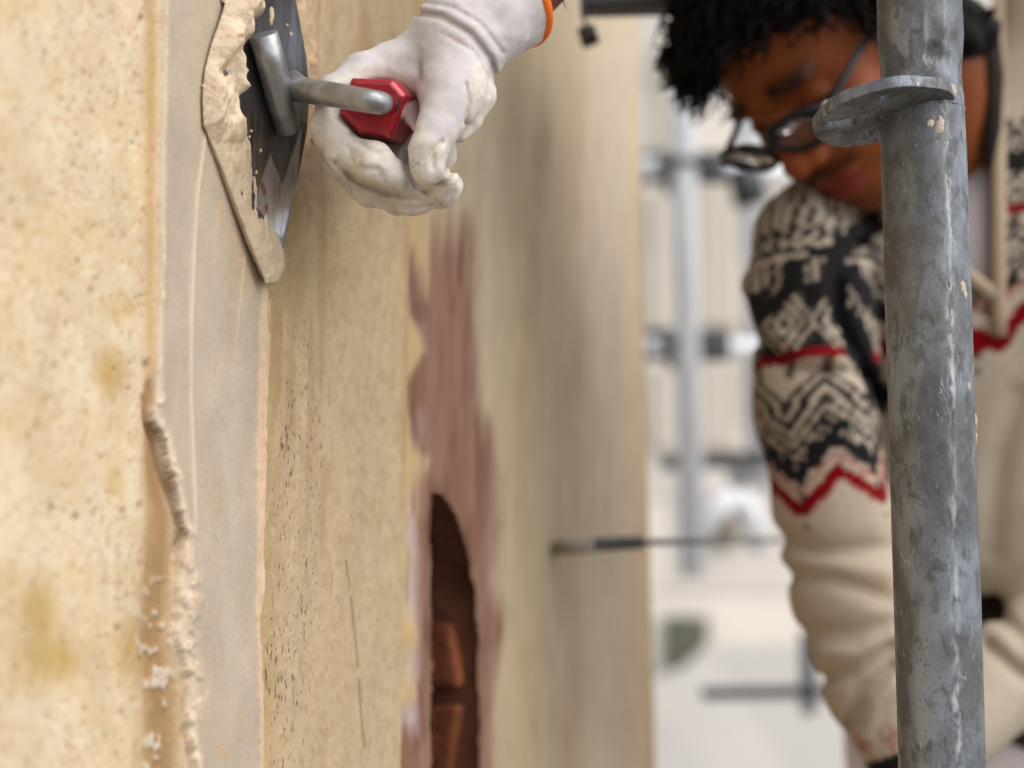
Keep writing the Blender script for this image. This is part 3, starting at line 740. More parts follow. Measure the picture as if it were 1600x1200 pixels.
# handle: six-sided bar with broad chamfers
x_ = np.cross(H_AX, [0, 0, 1.0]); x_ /= np.linalg.norm(x_); y_ = np.cross(x_, H_AX); y_ = y_ if y_[2] > 0 else -y_
if (x_@R[:, 0]) < 0: x_ = -x_
hexa = [(q*math.cos(math.radians(a)), q*math.sin(math.radians(a))) for a, q in ((-62, 1.08), (18, 1.06), (52, 1.0), (128, 1.12), (188, 1.12), (238, .95))]
def ring(t, r): return [HC+H_AX*t+x_*cx*r+y_*sy*r for cx, sy in hexa]
nh = len(hexa); V = []
prof_h = [(0.0, .0035), (0.0, .0160), (.0030, .0188), (.02, .0200), (.06, .0208), (.105, .0195), (.112, .014), (.1125, .0005)]
for t, r in prof_h: V += ring(t, r)
F = []
for i in range(len(prof_h)-1):
    for k in range(nh): F.append((i*nh+k, i*nh+(k+1) % nh, (i+1)*nh+(k+1) % nh, (i+1)*nh+k))
F.append(tuple(range(nh))[::-1])
hd_ = mesh('handle', V, F, M_RED, trowel, smooth=False); bevel(hd_, .0012, 2)
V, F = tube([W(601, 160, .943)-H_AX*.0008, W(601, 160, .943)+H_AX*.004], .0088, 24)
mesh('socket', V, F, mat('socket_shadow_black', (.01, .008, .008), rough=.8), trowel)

# ------------------------------------------------------------------ gloved hand and forearm of the plasterer
hand = empty('person', W(700, 100, 1.0), 'bare brown forearm in a white knitted glove gripping the red trowel handle', 'person')
hc_cam = to_cam(HC); ha_cam = H_AX @ R
cuff_axis = [(716, 62, .985), (748, 22, .99), (800, -48, 1.0)]
def glove(X, Y, Z):
    Pu, Pv_ = UV(X, Y, Z)
    k = .0045
    d = chain(X, Y, Z, [(722, 62, .990, 66), (640, 112, .985, 52), (572, 122, .980, 38)], k)           # back of the hand to knuckles
    d = smin(d, chain(X, Y, Z, [(716, 70, .985, 66), (708, 140, .965, 54), (690, 190, .955, 36)], k), .009)   # thumb side
    d = smin(d, chain(X, Y, Z, [(690, 120, 1.01, 60), (650, 170, 1.03, 50)], k), .01)             # palm behind the handle
    d = smin(d, chain(X, Y, Z, [(610, 112, .985, 40), (600, 130, 1.03, 40)], k), .008)
    thumb = chain(X, Y, Z, [(705, 150, .955, 42), (682, 205, .945, 33), (668, 238, .940, 31), (666, 264, .938, 29)], .003)
    index = chain(X, Y, Z, [(572, 118, .975, 36), (524, 150, .967, 31), (515, 203, .957, 29), (540, 240, .951, 31), (582, 256, .948, 35), (614, 276, .946, 27)], .003)
    middle = chain(X, Y, Z, [(570, 125, 1.0, 36), (528, 190, .99, 32), (534, 250, .985, 30), (585, 282, .98, 42), (648, 294, .975, 42), (690, 294, .965, 29)], .003)
    midtip = chain(X, Y, Z, [(692, 292, .965, 26), (700, 284, .957, 19)], .003)
    ringf = chain(X, Y, Z, [(580, 135, 1.025, 34), (545, 200, 1.02, 32), (560, 270, 1.01, 31), (625, 303, 1.0, 32), (690, 296, .99, 28), (704, 290, .985, 19)], .003)
    fill = chain(X, Y, Z, [(560, 235, 1.0, 34), (620, 250, 1.0, 40), (672, 240, .99, 40)], .003); 
    pinky = chain(X, Y, Z, [(595, 140, 1.05, 30), (570, 210, 1.045, 28), (590, 270, 1.04, 26), (650, 290, 1.03, 24)], .003)
    web = chain(X, Y, Z, [(745, 108, .985, 34), (750, 150, .975, 24), (735, 190, .968, 17), (718, 212, .96, 12)], .003)
    d = smin(d, index, .005); d = smin(d, thumb, .005); d = smin(d, smin(middle, midtip, .004), .0025); d = smin(d, ringf, .003)
    d = smin(d, fill, .004); d = smin(d, pinky, .003); d = smin(d, web, .0035)
    cuff = chain(X, Y, Z, [(718, 60, .985, 77), (758, 28, .995, 73), (792, 4, 1.01, 76), (850, -42, 1.035, 82)], .004)
    # open the cuff flat at its hem
    p0 = px(795, 2, 1.01); ax = px(868, -60, 1.045)-px(716, 62, .985); ax = ax/np.linalg.norm(ax)
    hem = (X-p0[0])*ax[0]+(Y-p0[1])*ax[1]+(Z-p0[2])*ax[2]
    cuff = smax(cuff, hem, .002)
    d = smin(d, cuff, .006)
    # gathers of the elastic at the wrist, creases of the coated fabric
    def groove(pl, w, a):
        return a*np.exp(-(seg_dist(Pu, Pv_, pl)/w)**2)
    front = 1.0
    g = groove([(640, 18), (690, 26), (735, 52), (766, 92), (776, 128)], 5.5, .0030)
    g += groove([(655, 2), (708, 12), (752, 38), (785, 82)], 4.0, .0014)
    g += groove([(690, 52), (740, 80), (762, 120), (764, 150)], 3.5, .0010)
    g += groove([(632, 240), (634, 262), (648, 292), (664, 300)], 4.0, .0030)
    g += groove([(548, 210), (575, 234), (590, 240)], 5, .0018)
    g += groove([(536, 284), (560, 262), (585, 264)], 5, .0012)
    g += groove([(728, 132), (732, 160), (726, 192)], 3.5, .0020)
    g += groove([(690, 222), (676, 236), (676, 262)], 4, .0020)
    g += groove([(664, 300), (690, 286), (712, 262)], 4.5, .0026)
    g += groove([(690, 318), (706, 300), (716, 284)], 3.0, .0012)
    g += groove([(650, 308), (604, 301), (560, 284), (526, 254)], 5.0, .0036); g += groove([(690, 318), (640, 326), (580, 316), (545, 292)], 4.0, .0016)
    g += groove([(545, 232), (552, 256), (546, 272)], 4, .0010); g += groove([(590, 262), (600, 284)], 4, .0009)
    g += .0007*fb(Pu*.08, Pv_*.05, 31, 2)*sstep(215, 240, Pv_)
    g += groove([(655, 80), (650, 100), (658, 128)], 7, .0008)
    g -= groove([(560, 104), (590, 98), (622, 112)], 8, .0008)
    g -= groove([(600, 262), (572, 256)], 8, .0012)
    g -= groove([(520, 150), (505, 190), (508, 215)], 8, .0006)
    g -= groove([(742, 110), (748, 150), (736, 186)], 6, .0012)
    d = d + g
    d = d + .0016*vn3(X*85+7, Y*85+9, Z*85+40) + .0007*vn3(X*230+7, Y*230+9, Z*230+90)
    # handle passes through the fist
    q = [X-hc_cam[0], Y-hc_cam[1], Z-hc_cam[2]]
    t = q[0]*ha_cam[0]+q[1]*ha_cam[1]+q[2]*ha_cam[2]
    rad = np.sqrt(np.maximum(q[0]**2+q[1]**2+q[2]**2-t*t, 0))
    hole = np.maximum(rad-.0175, t-.11)
    d = smax(d, -hole, .003)
    return d
lo_ = np.array([px(470, 0, .98)[0]-.01, px(0, 360, 1.0)[1]-.005, -1.075]); hi_ = np.array([px(880, 0, 1.0)[0], px(0, -110, 1.0)[1], -.915])
Vg, Fg = nets(glove, lo_, hi_, .00125)
Ug, Vg2 = UV(Vg[:, 0], Vg[:, 1], Vg[:, 2])
def g2(cu, cv, ru, rv): return np.exp(-(((Ug-cu)/ru)**2+((Vg2-cv)/rv)**2))
coat = np.clip(sstep(-4, 6, poly_sd(Ug+6*fb(Ug*.04, Vg2*.04, 2), Vg2, [(535, 118), (560, 100), (600, 98), (640, 118), (690, 205), (700, 160), (735, 100), (752, 90), (790, 150), (760, 230), (735, 260), (740, 340), (500, 360), (470, 200), (510, 130)]))
               * (1-.9*sstep(-3, 3, poly_sd(Ug, Vg2, [(640, 90), (735, 90), (728, 180), (705, 215), (672, 225), (655, 170)]))), 0, 1)
Cg = np.tile(lin(218, 211, 211), (len(Vg), 1)); blg = lambda C, f, c: C*(1-f[:, None])+np.asarray(c)*f[:, None]
Cg = blg(Cg, coat, lin(232, 224, 212))
nz = fb(Ug*.09, Vg2*.03, 4)+.5
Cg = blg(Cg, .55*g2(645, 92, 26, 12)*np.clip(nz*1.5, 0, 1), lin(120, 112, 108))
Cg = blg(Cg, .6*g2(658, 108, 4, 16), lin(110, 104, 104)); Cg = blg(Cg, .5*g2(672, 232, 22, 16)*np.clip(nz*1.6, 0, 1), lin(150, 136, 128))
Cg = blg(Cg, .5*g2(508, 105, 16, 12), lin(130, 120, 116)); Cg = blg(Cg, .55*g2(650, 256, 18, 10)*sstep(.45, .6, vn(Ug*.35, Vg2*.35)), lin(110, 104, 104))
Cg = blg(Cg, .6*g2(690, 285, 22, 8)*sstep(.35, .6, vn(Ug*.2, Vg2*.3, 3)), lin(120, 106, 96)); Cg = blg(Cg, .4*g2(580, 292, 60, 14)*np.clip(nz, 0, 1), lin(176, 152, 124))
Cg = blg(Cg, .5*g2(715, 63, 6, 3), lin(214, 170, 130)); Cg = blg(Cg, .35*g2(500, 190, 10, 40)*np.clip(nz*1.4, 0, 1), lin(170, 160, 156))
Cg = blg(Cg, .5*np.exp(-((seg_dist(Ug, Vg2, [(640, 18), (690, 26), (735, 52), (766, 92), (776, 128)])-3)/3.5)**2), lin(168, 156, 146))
ribc = (Vg[:, 0]*.95+Vg[:, 1]*.28)
cz = sstep(10, -25, ((Ug-716)*(.58)+(Vg2-62)*(-.81))*-1.0)          # cuff zone ribs run up the arm
sm1 = sstep(.04, .2, fb(Ug*.06, Vg2*.05, 71, 4))*sstep(180, 240, Vg2); Cg = blg(Cg, .35*sm1, lin(205, 186, 160)); sm2 = sstep(.10, .2, fb(Ug*.2, Vg2*.13, 72, 3))*coat; Cg = blg(Cg, .22*sm2, lin(160, 146, 130))
sm3 = sstep(.02, .2, fb(Ug*.03, Vg2*.03, 73, 3)); Cg = blg(Cg, .25*sm3, lin(186, 176, 170))
Cg *= .80
mesh('glove', to_world(Vg), Fg, M_GLOVE, hand, attrs={'Col': Cg, 'rib': ribc, 'knit': 1-coat})
# orange hem
axw = W(868, -60, 1.045)-W(716, 62, .985); axw /= np.linalg.norm(axw)
hemc = W(795, 2, 1.01); e1 = np.cross(axw, R[:, 2]); e1 /= np.linalg.norm(e1); e2 = np.cross(axw, e1)
pts = []
for i in range(49):
    th = 2*math.pi*i/48; pts.append(hemc+(.0290*math.cos(th)*e1+.0290*math.sin(th)*e2)+axw*(.0012*math.sin(th*2+.5)))
V, F = tube(pts, .0034, 10, caps=False)
mesh('glove_hem', V, F, M_ORANGE, hand)
fa0 = W(797, 4, 1.01); fdir = W(884, -100, 1.055)-fa0; fdir /= np.linalg.norm(fdir)
axw = fdir; e1 = np.cross(axw, R[:, 2]); e1 /= np.linalg.norm(e1); e2 = np.cross(axw, e1)
fa1 = fa0+axw*.13; fa2 = fa0+axw*.30
def arm(X, Y, Z):
    a, b, c = to_cam(fa0), to_cam(fa1), to_cam(fa2)
    return smin(cap(X, Y, Z, a, b, .0225, .031), cap(X, Y, Z, b, c, .031, .040), .01)
q = np.array([to_cam(fa0), to_cam(fa2)])
Va, Fa = nets(arm, q.min(0)-.05, q.max(0)+.05, .004)
mesh('forearm', to_world(Va), Fa, M_SKIN, hand, attrs={'Col': np.tile(lin(122, 72, 48)*.6, (len(Va), 1))})
hs = []; rh = random.Random(9)
for i in range(520):
    t = rh.uniform(.03, .2); th = rh.uniform(0, 2*math.pi); r = .0225+t/.13*.0075
    p = fa0+axw*t+r*(math.cos(th)*e1+math.sin(th)*e2); nrm = (p-fa0-axw*t)/r
    dr = nrm*.6-axw*.6+np.array([rh.uniform(-.5, .5) for _ in range(3)]); L = rh.uniform(.004, .009)
    hs.append(tube([p-nrm*.001, p+dr*L*.6, p+dr*L+np.array([0, 0, -.001])], [.00022, .00018, .00006], 3, caps=False))
V, F = join(hs)
tag(mesh('arm_hair', V, F, M_HAIR, hand), kind='stuff')
# rolled sleeve end above the picture
fa3 = fa2+axw*.25
V, F = tube([fa2-axw*.04, fa2, fa2+axw*.12, fa3], [.052, .05, .055, .06], 24)
mesh('sleeve', V, F, M_SHIRT, hand)

# ------------------------------------------------------------------ foreground scaffold standard
TX0, TX1 = W(1436, 0, .975), W(1472, 1200, .955)
tdir = (TX0-TX1)/np.linalg.norm(TX0-TX1)
def on_axis(v):                                            # point of the tube axis seen at picture row v
    t = (v-1200)/(0-1200.0); return TX1+(TX0-TX1)*t
zlow = TX1-tdir*((TX1[2])/tdir[2])
std = empty('scaffold_standard', zlow, 'galvanised scaffold upright with a small slotted ring, spattered with mortar, closest to the viewer', 'scaffold pole')
side = np.cross(tdir, R[:, 2]); side = -side if side@R[:, 0] < 0 else side; side /= np.linalg.norm(side)
fwd = np.cross(side, tdir); fwd = fwd if fwd@(CAM-TX0) > 0 else -fwd
R0 = .0245
rowsv = np.concatenate([np.linspace(-1500, -60, 14)[:-1], np.linspace(-60, 1260, 520), np.linspace(1260, 6000, 24)[1:]])
nseg = 160; th = np.linspace(0, 2*math.pi, nseg, endpoint=False)
RV, TH_ = np.meshgrid(rowsv, th, indexing='ij')
rad = np.full(RV.shape, R0)
f_ = (TH_ - math.pi/2 + math.pi) % (2*math.pi) - math.pi       # angle from the side facing the camera (+ = towards screen left)
prof_r = np.interp(RV, [-200, 20, 60, 85, 108, 125, 160, 215, 260, 6000], [1.0, 1.0, 1.01, .975, .955, .955, .975, .985, 1.0, 1.0])
rad = rad*prof_r
rad -= .0022*np.exp(-(((f_-.05)/.24)**2+((RV-100)/16)**2)**2)            # dimple above the ring
rad += .0013*np.exp(-(((f_+.16)/.07)**2+((RV-78)/40)**2))
rad += .0010*np.exp(-(((f_-.35)/.12)**2+((RV-60)/30)**2))
rad -= .0025*np.exp(-(((f_-1.15)/.25)**2+((RV-128)/22)**2)**2)          # nick at the right edge
seam_a = np.interp(RV, [0, 300, 1100, 1400], [.33, .33, .13, .08])+.012*np.sin(RV*.011)
rad += .00022*np.exp(-((f_-seam_a)/.05)**2)*(1+.8*fb(RV*.05, TH_*9, 6))
rad += .00055*fb(RV*.022, np.cos(TH_)*3, 7)*sstep(300, 40, RV)+.00025*fb(RV*.01, np.sin(TH_)*3, 8)
rad += .00018*fb(RV*.06, np.cos(TH_)*9+np.sin(TH_)*7, 41, 3)
seam_highlight = np.exp(-((f_-seam_a-.10*fb(RV*.03, TH_*0, 23))/(.10+.10*fb(RV*.02, TH_*0, 24)))**2)*(.45+.55*sstep(0.05, -.1, fb(RV*.012, RV*0, 3)))*np.interp(RV, [0, 200, 400, 600, 800], [.2, .35, .8, .7, 1.0])
Pt = np.array([on_axis(v) for v in rowsv])[:, None, :] + rad[..., None]*(np.cos(TH_)[..., None]*(-side)*1.0 + np.sin(TH_)[..., None]*fwd)
if Pt[..., 2].min() < 0: Pt[..., 2] = np.maximum(Pt[..., 2], 0.0)
nr = len(rowsv); i = np.arange(nr-1)[:, None]*nseg; kk = np.arange(nseg)[None, :]
F = np.stack([i+kk, i+(kk+1) % nseg, i+nseg+(kk+1) % nseg, i+nseg+kk], -1).reshape(-1, 4)
to_ = mesh('tube', Pt.reshape(-1, 3), F, M_GALV, std, attrs={'seam_highlight': seam_highlight.ravel()})
me = to_.data
pc = me.polygons[len(me.polygons)//2]
if pc.normal.dot(pc.center+to_.location - (Vector(on_axis(600))-std.location)) < 0 and True:
    pass
# orient outward
q = me.polygons[nseg*200]; cen = np.array(q.center)+np.array(std.location); ax_p = on_axis(float(rowsv[200]))
if np.dot(np.array(q.normal), cen-ax_p) < 0: me.flip_normals()
# slotted ring (tilted plate)
RR = .0405; RT = .0068
nrm = np.array([-.14, .90, -.235]); nrm /= np.linalg.norm(nrm); rn = R@nrm
rc = to_world(px(1380, 174, .962))
rx = R@np.array([1, .0, 0]); rx = rx-rn*(rx@rn); rx /= np.linalg.norm(rx); ry = np.cross(rn, rx)
NA, NR_ = 120, 26
aa = np.linspace(0, 2*math.pi, NA, endpoint=False); r_s = np.linspace(.004, RR, NR_)
Vr = []; 
for r in r_s:
    for a in aa:
        rw = r*(1+(.018*math.sin(3*a+1)+.012*math.sin(7*a))*(r/RR)**2)
        Vr.append(rc+rx*rw*math.cos(a)+ry*rw*math.sin(a)+rn*(.0006*math.sin(2*a+.6)*(r/RR)))
def slot(a, r):
    xx, yy = r*math.cos(a), r*math.sin(a)
    return (abs(yy-.002) < .0052 and -.035 < xx < -.0145) or (abs(xx+.004) < .003 and .018 < yy < .031) or (abs(xx+.006) < .003 and -.031 < yy < -.02)
Fr = []
for j in range(NR_-1):
    for k in range(NA):
        am = aa[k]+math.pi/NA; rm = (r_s[j]+r_s[j+1])/2
        if slot(am, rm): continue
        a0, a1 = j*NA+k, j*NA+(k+1) % NA
        Fr.append((a0, a1, a1+NA, a0+NA))
ro = mesh('ring_plate', Vr, Fr, M_GALV, std, smooth=False, attrs={'seam_highlight': np.zeros(len(Vr))})
sm = ro.modifiers.new('thick', 'SOLIDIFY'); sm.thickness = RT; sm.offset = 0; bevel(ro, .0011, 3)
# fillet weld round the tube under the ring
pts = []
for i in range(41):
    a = 2*math.pi*i/40; p = on_axis(205)+.0228*(math.cos(a)*side+math.sin(a)*fwd)
    # slide along the tube onto the ring's underside
    t = ((rc-rn*.004-p)@rn)/(tdir@rn); pts.append(p+tdir*t+np.array([0, 0, random.uniform(-.0006, .0006)]))
V, F = tube(pts, [.0013+random.uniform(-.0003, .0004) for _ in pts], 8, caps=False)
mesh('weld', V, F, M_GALV, std, attrs={'seam_highlight': np.zeros(len(V))})
# mortar splashes on the tube
def tube_pt(u, v):
    c = on_axis(v); cc = to_cam(c); uc = 800+FPX*cc[0]/-cc[2]; off = (u-uc)/FPX*(-cc[2]); off = max(-.0243, min(.0243, off))
    f = math.sqrt(max(R0**2-off**2, 0)); n = (side*off+fwd*f); return c+n*.985, n/np.linalg.norm(n)
for j, (u, v, r, asp, hg) in enumerate(((1452, 210, 8, 1.7, .0014), (1437, 208, 5, 1.5, .0009), (1441, 158, 9, 1.3, .002), (1474, 160, 8, 1.2, .0016), (1491, 458, 8, 1.3, .0007), (1495, 470, 6, 1.5, .0006),
                                      (1503, 613, 4.5, 2.2, .0006), (1519, 665, 8, 1.9, .0013), (1522, 690, 6, 1.8, .0012))):
    c, n_ = tube_pt(u, v); V, F = blob(c, n_, r/2700, hg, 40+j, 18, asp)
    mesh('mortar_splash', V, F, M_MORTAR, std, attrs={'Col': np.tile((lin(232, 214, 196) if j < 2 else lin(214, 192, 168))*.72, (len(V), 1))})
tiny = []
for j in range(70):
    v = random.uniform(150, 1190); u = 1372+v*.03+random.uniform(8, 125); c, n_ = tube_pt(u, v)
    tiny.append(blob(c, n_, random.uniform(.6, 1.6)/2700, .0002, j, 6, random.uniform(1, 2.5)))
V, F = join(tiny); tag(mesh('mortar_fleck', V, F, M_MORTAR, std, attrs={'Col': np.tile(lin(214, 200, 184)*.7, (len(V), 1))}), kind='stuff')

# ------------------------------------------------------------------ the bent-over man
man = empty('person', np.array([*W(1560, 900, 1.62)[:2], 0.0]), 'man with black curls and glasses bending forward in a patterned cream and black cardigan', 'person')
HU = np.array([-.70, .68, .237]); HU /= np.linalg.norm(HU)
HL = np.array([.49, .21, .845]); HL -= HU*(HL@HU); HL /= np.linalg.norm(HL)
HF = np.cross(HL, HU); HF /= np.linalg.norm(HF)
if HF[0] > 0: HF = -HF
NAS = px(1212, 190, 1.335)
HO = NAS - .090*HF
def loc_(X, Y, Z):
    q = (X-HO[0], Y-HO[1], Z-HO[2])
    return [q[0]*e[0]+q[1]*e[1]+q[2]*e[2] for e in (HL, HF, HU)]
def head(X, Y, Z):
    a, b, c = loc_(X, Y, Z); s = np.abs(a)
    d = ell(a, b, c, (0, -.012, .035), (.074, .095, .088))
    d = smin(d, ell(a, b, c, (0, .028, -.015), (.062, .062, .075)), .02)
    d = smin(d, ell(a, b, c, (0, .032, -.062), (.052, .052, .048)), .02)
    d = smin(d, ell(a, b, c, (0, .060, -.098), (.024, .024, .022)), .018)          # chin
    d = smin(d, ell(s, b, c, (.040, .052, -.030), (.024, .022, .022)), .016)      # cheekbones
    d = smin(d, ell(s, b, c, (.022, .078, .018), (.026, .013, .009)), .010)       # brows
    def cp(p, q_, ra, rb): 
        P0 = np.array(p); P1 = np.array(q_); ab = P1-P0; L = ab@ab
        t = np.clip((s*0+(a-P0[0])*ab[0]+(b-P0[1])*ab[1]+(c-P0[2])*ab[2])/L, 0, 1)
        return np.sqrt((a-P0[0]-t*ab[0])**2+(b-P0[1]-t*ab[1])**2+(c-P0[2]-t*ab[2])**2)-(ra+t*(rb-ra))
    d = smin(d, cp((0, .080, .008), (0, .104, -.036), .008, .0125), .010)          # nose
    d = smin(d, ell(s, b, c, (.0135, .094, -.040), (.009, .011, .009)), .006)     # nostril wings
    d = smax(d, -ell(s, b, c, (.007, .099, -.052), (.004, .008, .005)), .003)
    d = d + .0105*np.exp(-(((s-.032)/.016)**2+((c+.004)/.011)**2))*(b > .03)        # eye sockets
    d = smin(d, ell(s, b, c, (.032, .068, -.004), (.014, .013, .012)), .004)      # lids
    d = smin(d, ell(a, b, c, (0, .082, -.070), (.024, .013, .0065)), .004)        # upper lip
    d = smin(d, ell(a, b, c, (0, .080, -.082), (.021, .013, .0070)), .004)        # lower lip
    d = smin(d, ell(s, b, c, (.076, -.006, -.010), (.008, .017, .030)), .006)     # ears
    a0 = px(1432, 100, 1.43); a1 = px(1452, 235, 1.49)
    d = smin(d, cap(X, Y, Z, a0, a1, .056, .052), .03)
    return d
lo_ = HO-np.array([.16, .24, .16]); hi_ = HO+np.array([.16, .16, .16])
lo_ = np.minimum(lo_, px(1478, 300, 1.46)-.07); hi_ = np.maximum(hi_, px(1478, 300, 1.46)+.07)
Vh, Fh = nets(head, lo_, hi_, .0024)
a, b, c = loc_(Vh[:, 0], Vh[:, 1], Vh[:, 2]); s = np.abs(a)
Ch = np.tile(lin(152, 82, 42), (len(Vh), 1))
e2_ = lambda cu, cv, cw, ru, rv, rw, S_=True: np.exp(-((((s if S_ else a)-cu)/ru)**2+((b-cv)/rv)**2+((c-cw)/rw)**2))
bl2 = lambda C, f, cc: C*(1-np.clip(f, 0, 1)[:, None])+np.asarray(cc)*np.clip(f, 0, 1)[:, None]
Ch = bl2(Ch, .5*e2_(0, .11, -.04, .02, .02, .02), lin(172, 82, 50)); Ch = bl2(Ch, .5*e2_(.045, .05, -.03, .03, .04, .03), lin(186, 100, 66))
brow = np.exp(-((c-(.021-(s-.03)*.15))/.0068)**2)*sstep(.010, .016, s)*sstep(.056, .044, s)*(b > .03)*(.75+.5*vn(a*400, c*500, 2))
Ch = bl2(Ch, 1.0*brow, (.012, .008, .006))
lash = np.exp(-((c+.009)/.0045)**2)*sstep(.016, .020, s)*sstep(.050, .044, s)*(b > .04); Ch = bl2(Ch, lash, (.015, .01, .008))
lips = ((np.exp(-((c+.076)/.011)**2) > .45)*sstep(.027, .020, s)*(b > .06)); Ch = bl2(Ch, .85*lips, lin(140, 52, 50))
mou = np.exp(-((c+.060)/.0055)**2)*sstep(.036, .026, s)*(b > .06); Ch = bl2(Ch, .75*mou, (.02, .012, .01))
brd = sstep(-.088, -.10, c)*(b > .0)*sstep(.05, .03, s); Ch = bl2(Ch, .4*brd, (.04, .02, .014))
body_skin = mesh('body', to_world(Vh), Fh, M_SKIN, man, attrs={'Col': Ch*.66})

# hair: a close cap under several hundred loose curls
def hair_line(a, b, c): return c - np.interp(b, [-.11, -.04, .0, .035, .075, .1], [-.115, -.075, -.008, .038, .062, .062])
def haircap(X, Y, Z):
    a, b, c = loc_(X, Y, Z)
    d = ell(a, b, c, (0, -.014, .038), (.087, .106, .100))
    d = smin(d, ell(a, b, c, (.030, -.078, -.062), (.055, .04, .045)), .01)
    d = d+.014*vn3(a*55+5, b*55+5, c*55+9)
    return smax(d, -hair_line(a, b, c)*.8, .006)
Vc, Fc = nets(haircap, HO-.17, HO+.17, .004)
mesh('hair', to_world(Vc), Fc, M_HAIR, man)
def hw(a, b, c): return to_world(HO+HL*a+HF*b+HU*c)
down = np.array([0, 0, -1.0]); cur = []; rc_ = random.Random(12); cnt = 0
Fw = R@HF
while cnt < 2100:
    v3 = np.array([rc_.gauss(0, 1) for _ in range(3)]); v3 /= np.linalg.norm(v3)
    p = v3*np.array([.080, .100, .094])+np.array([0, -.014, .038])
    if cnt > 1960 and not (p[1] > .045 and p[0] < .0): continue
    if p[2] < float(hair_line(p[0], p[1], p[2]))*0 + float(np.interp(p[1], [-.11, -.04, .0, .035, .075, .1], [-.115, -.075, -.008, .038, .062, .062])): continue
    if p[1] > .05 and p[2] < .10 and rc_.random() < .45: cnt += 1; continue
    root = hw(*p); n_ = R@(HL*v3[0]+HF*v3[1]+HU*v3[2])
    L = rc_.uniform(.014, .034)+(.006 if cnt > 1960 else 0); lean = np.array([rc_.uniform(-.5, .5) for _ in range(3)])
    drn = n_*.9+down*.45+Fw*.1+lean; drn /= np.linalg.norm(drn)
    u1 = np.cross(drn, [.3, .5, .8]); u1 /= np.linalg.norm(u1); u2 = np.cross(drn, u1)
    ph = rc_.uniform(0, 6.28); tw = rc_.uniform(1.2, 2.2)*6.28*rc_.choice((-1, 1)); cr = rc_.uniform(.003, .0065); K = 11; pp = []
    for i in range(K):
        t = i/(K-1); pp.append(root+drn*L*t+down*.012*t*t+cr*min(1, t*3)*(math.cos(ph+tw*t)*u1+math.sin(ph+tw*t)*u2))
    cur.append(tube(pp, [.0019*(1-.65*(i/(K-1))**2) for i in range(K)], 5, caps=False)); cnt += 1
for i in range(85):                                     # longer loose twists that hang over the brow
    p = np.array([rc_.uniform(-.068, .030), rc_.uniform(.045, .085), rc_.uniform(.075, .118)])
    q = p-np.array([0, -.014, .038]); q = q/np.linalg.norm(q/np.array([.080, .100, .094])); p = q+np.array([0, -.014, .038])
    root = hw(*p); n_ = R@(HL*q[0]+HF*q[1]+HU*q[2]); n_ /= np.linalg.norm(n_)
    L = rc_.uniform(.028, .052); drn = n_*.55+down*.95+np.array([rc_.uniform(-.3, .2), rc_.uniform(-.3, .3), 0]); drn /= np.linalg.norm(drn)
    u1 = np.cross(drn, [.3, .5, .8]); u1 /= np.linalg.norm(u1); u2 = np.cross(drn, u1); ph = rc_.uniform(0, 6.28); cr = rc_.uniform(.002, .0045); tw = rc_.uniform(8, 16)
    cur.append(tube([root+drn*L*t+down*.008*t*t+cr*min(1, t*3)*(math.cos(ph+tw*t)*u1+math.sin(ph+tw*t)*u2) for t in [k_/12 for k_ in range(13)]], [.0026*(1-.7*(k_/12)**2) for k_ in range(13)], 5, caps=False))
V, F = join(cur)
tag(mesh('curls', V, F, M_HAIR, man), kind='stuff')

# bare hands below the cuffs, fingers half curled
for wx, wy, wd, dx, dn in ((1418, 1196, 1.31, .10, 'right'), (1446, 1196, 1.34, -.25, 'left')):
    def hnd(X, Y, Z):
        d = chain(X, Y, Z, [(wx, wy, wd, 44), (wx+dx*60, wy+60, wd, 50), (wx+dx*120, wy+150, wd-.01, 56)], .01)
        for q, (ln, oy) in enumerate(((120, 0), (140, 8), (130, 4), (100, -8))):
            bx = wx+dx*120-42+q*28; by = wy+165+oy
            f_ = chain(X, Y, Z, [(bx, by, wd-.012, 19), (bx+dx*20, by+ln*.45, wd-.035, 17), (bx+dx*30, by+ln*.75, wd-.03, 15), (bx+dx*34, by+ln*.9, wd-.012, 13)], .002)
            d = smin(d, f_, .003)
        th_ = chain(X, Y, Z, [(wx-30, wy+60, wd-.01, 26), (wx-72+dx*80, wy+130, wd-.03, 21), (wx-66+dx*110, wy+190, wd-.045, 17)], .003)
        return smin(d, th_, .006)
    a_ = px(wx, wy+160, wd); Vn, Fn = nets(hnd, a_-np.array([.085, .11, .085]), a_+np.array([.085, .10, .06]), .003)
    mesh('hand', to_world(Vn), Fn, M_SKIN, man, attrs={'Col': np.tile(lin(152, 82, 42)*.7, (len(Vn), 1))})

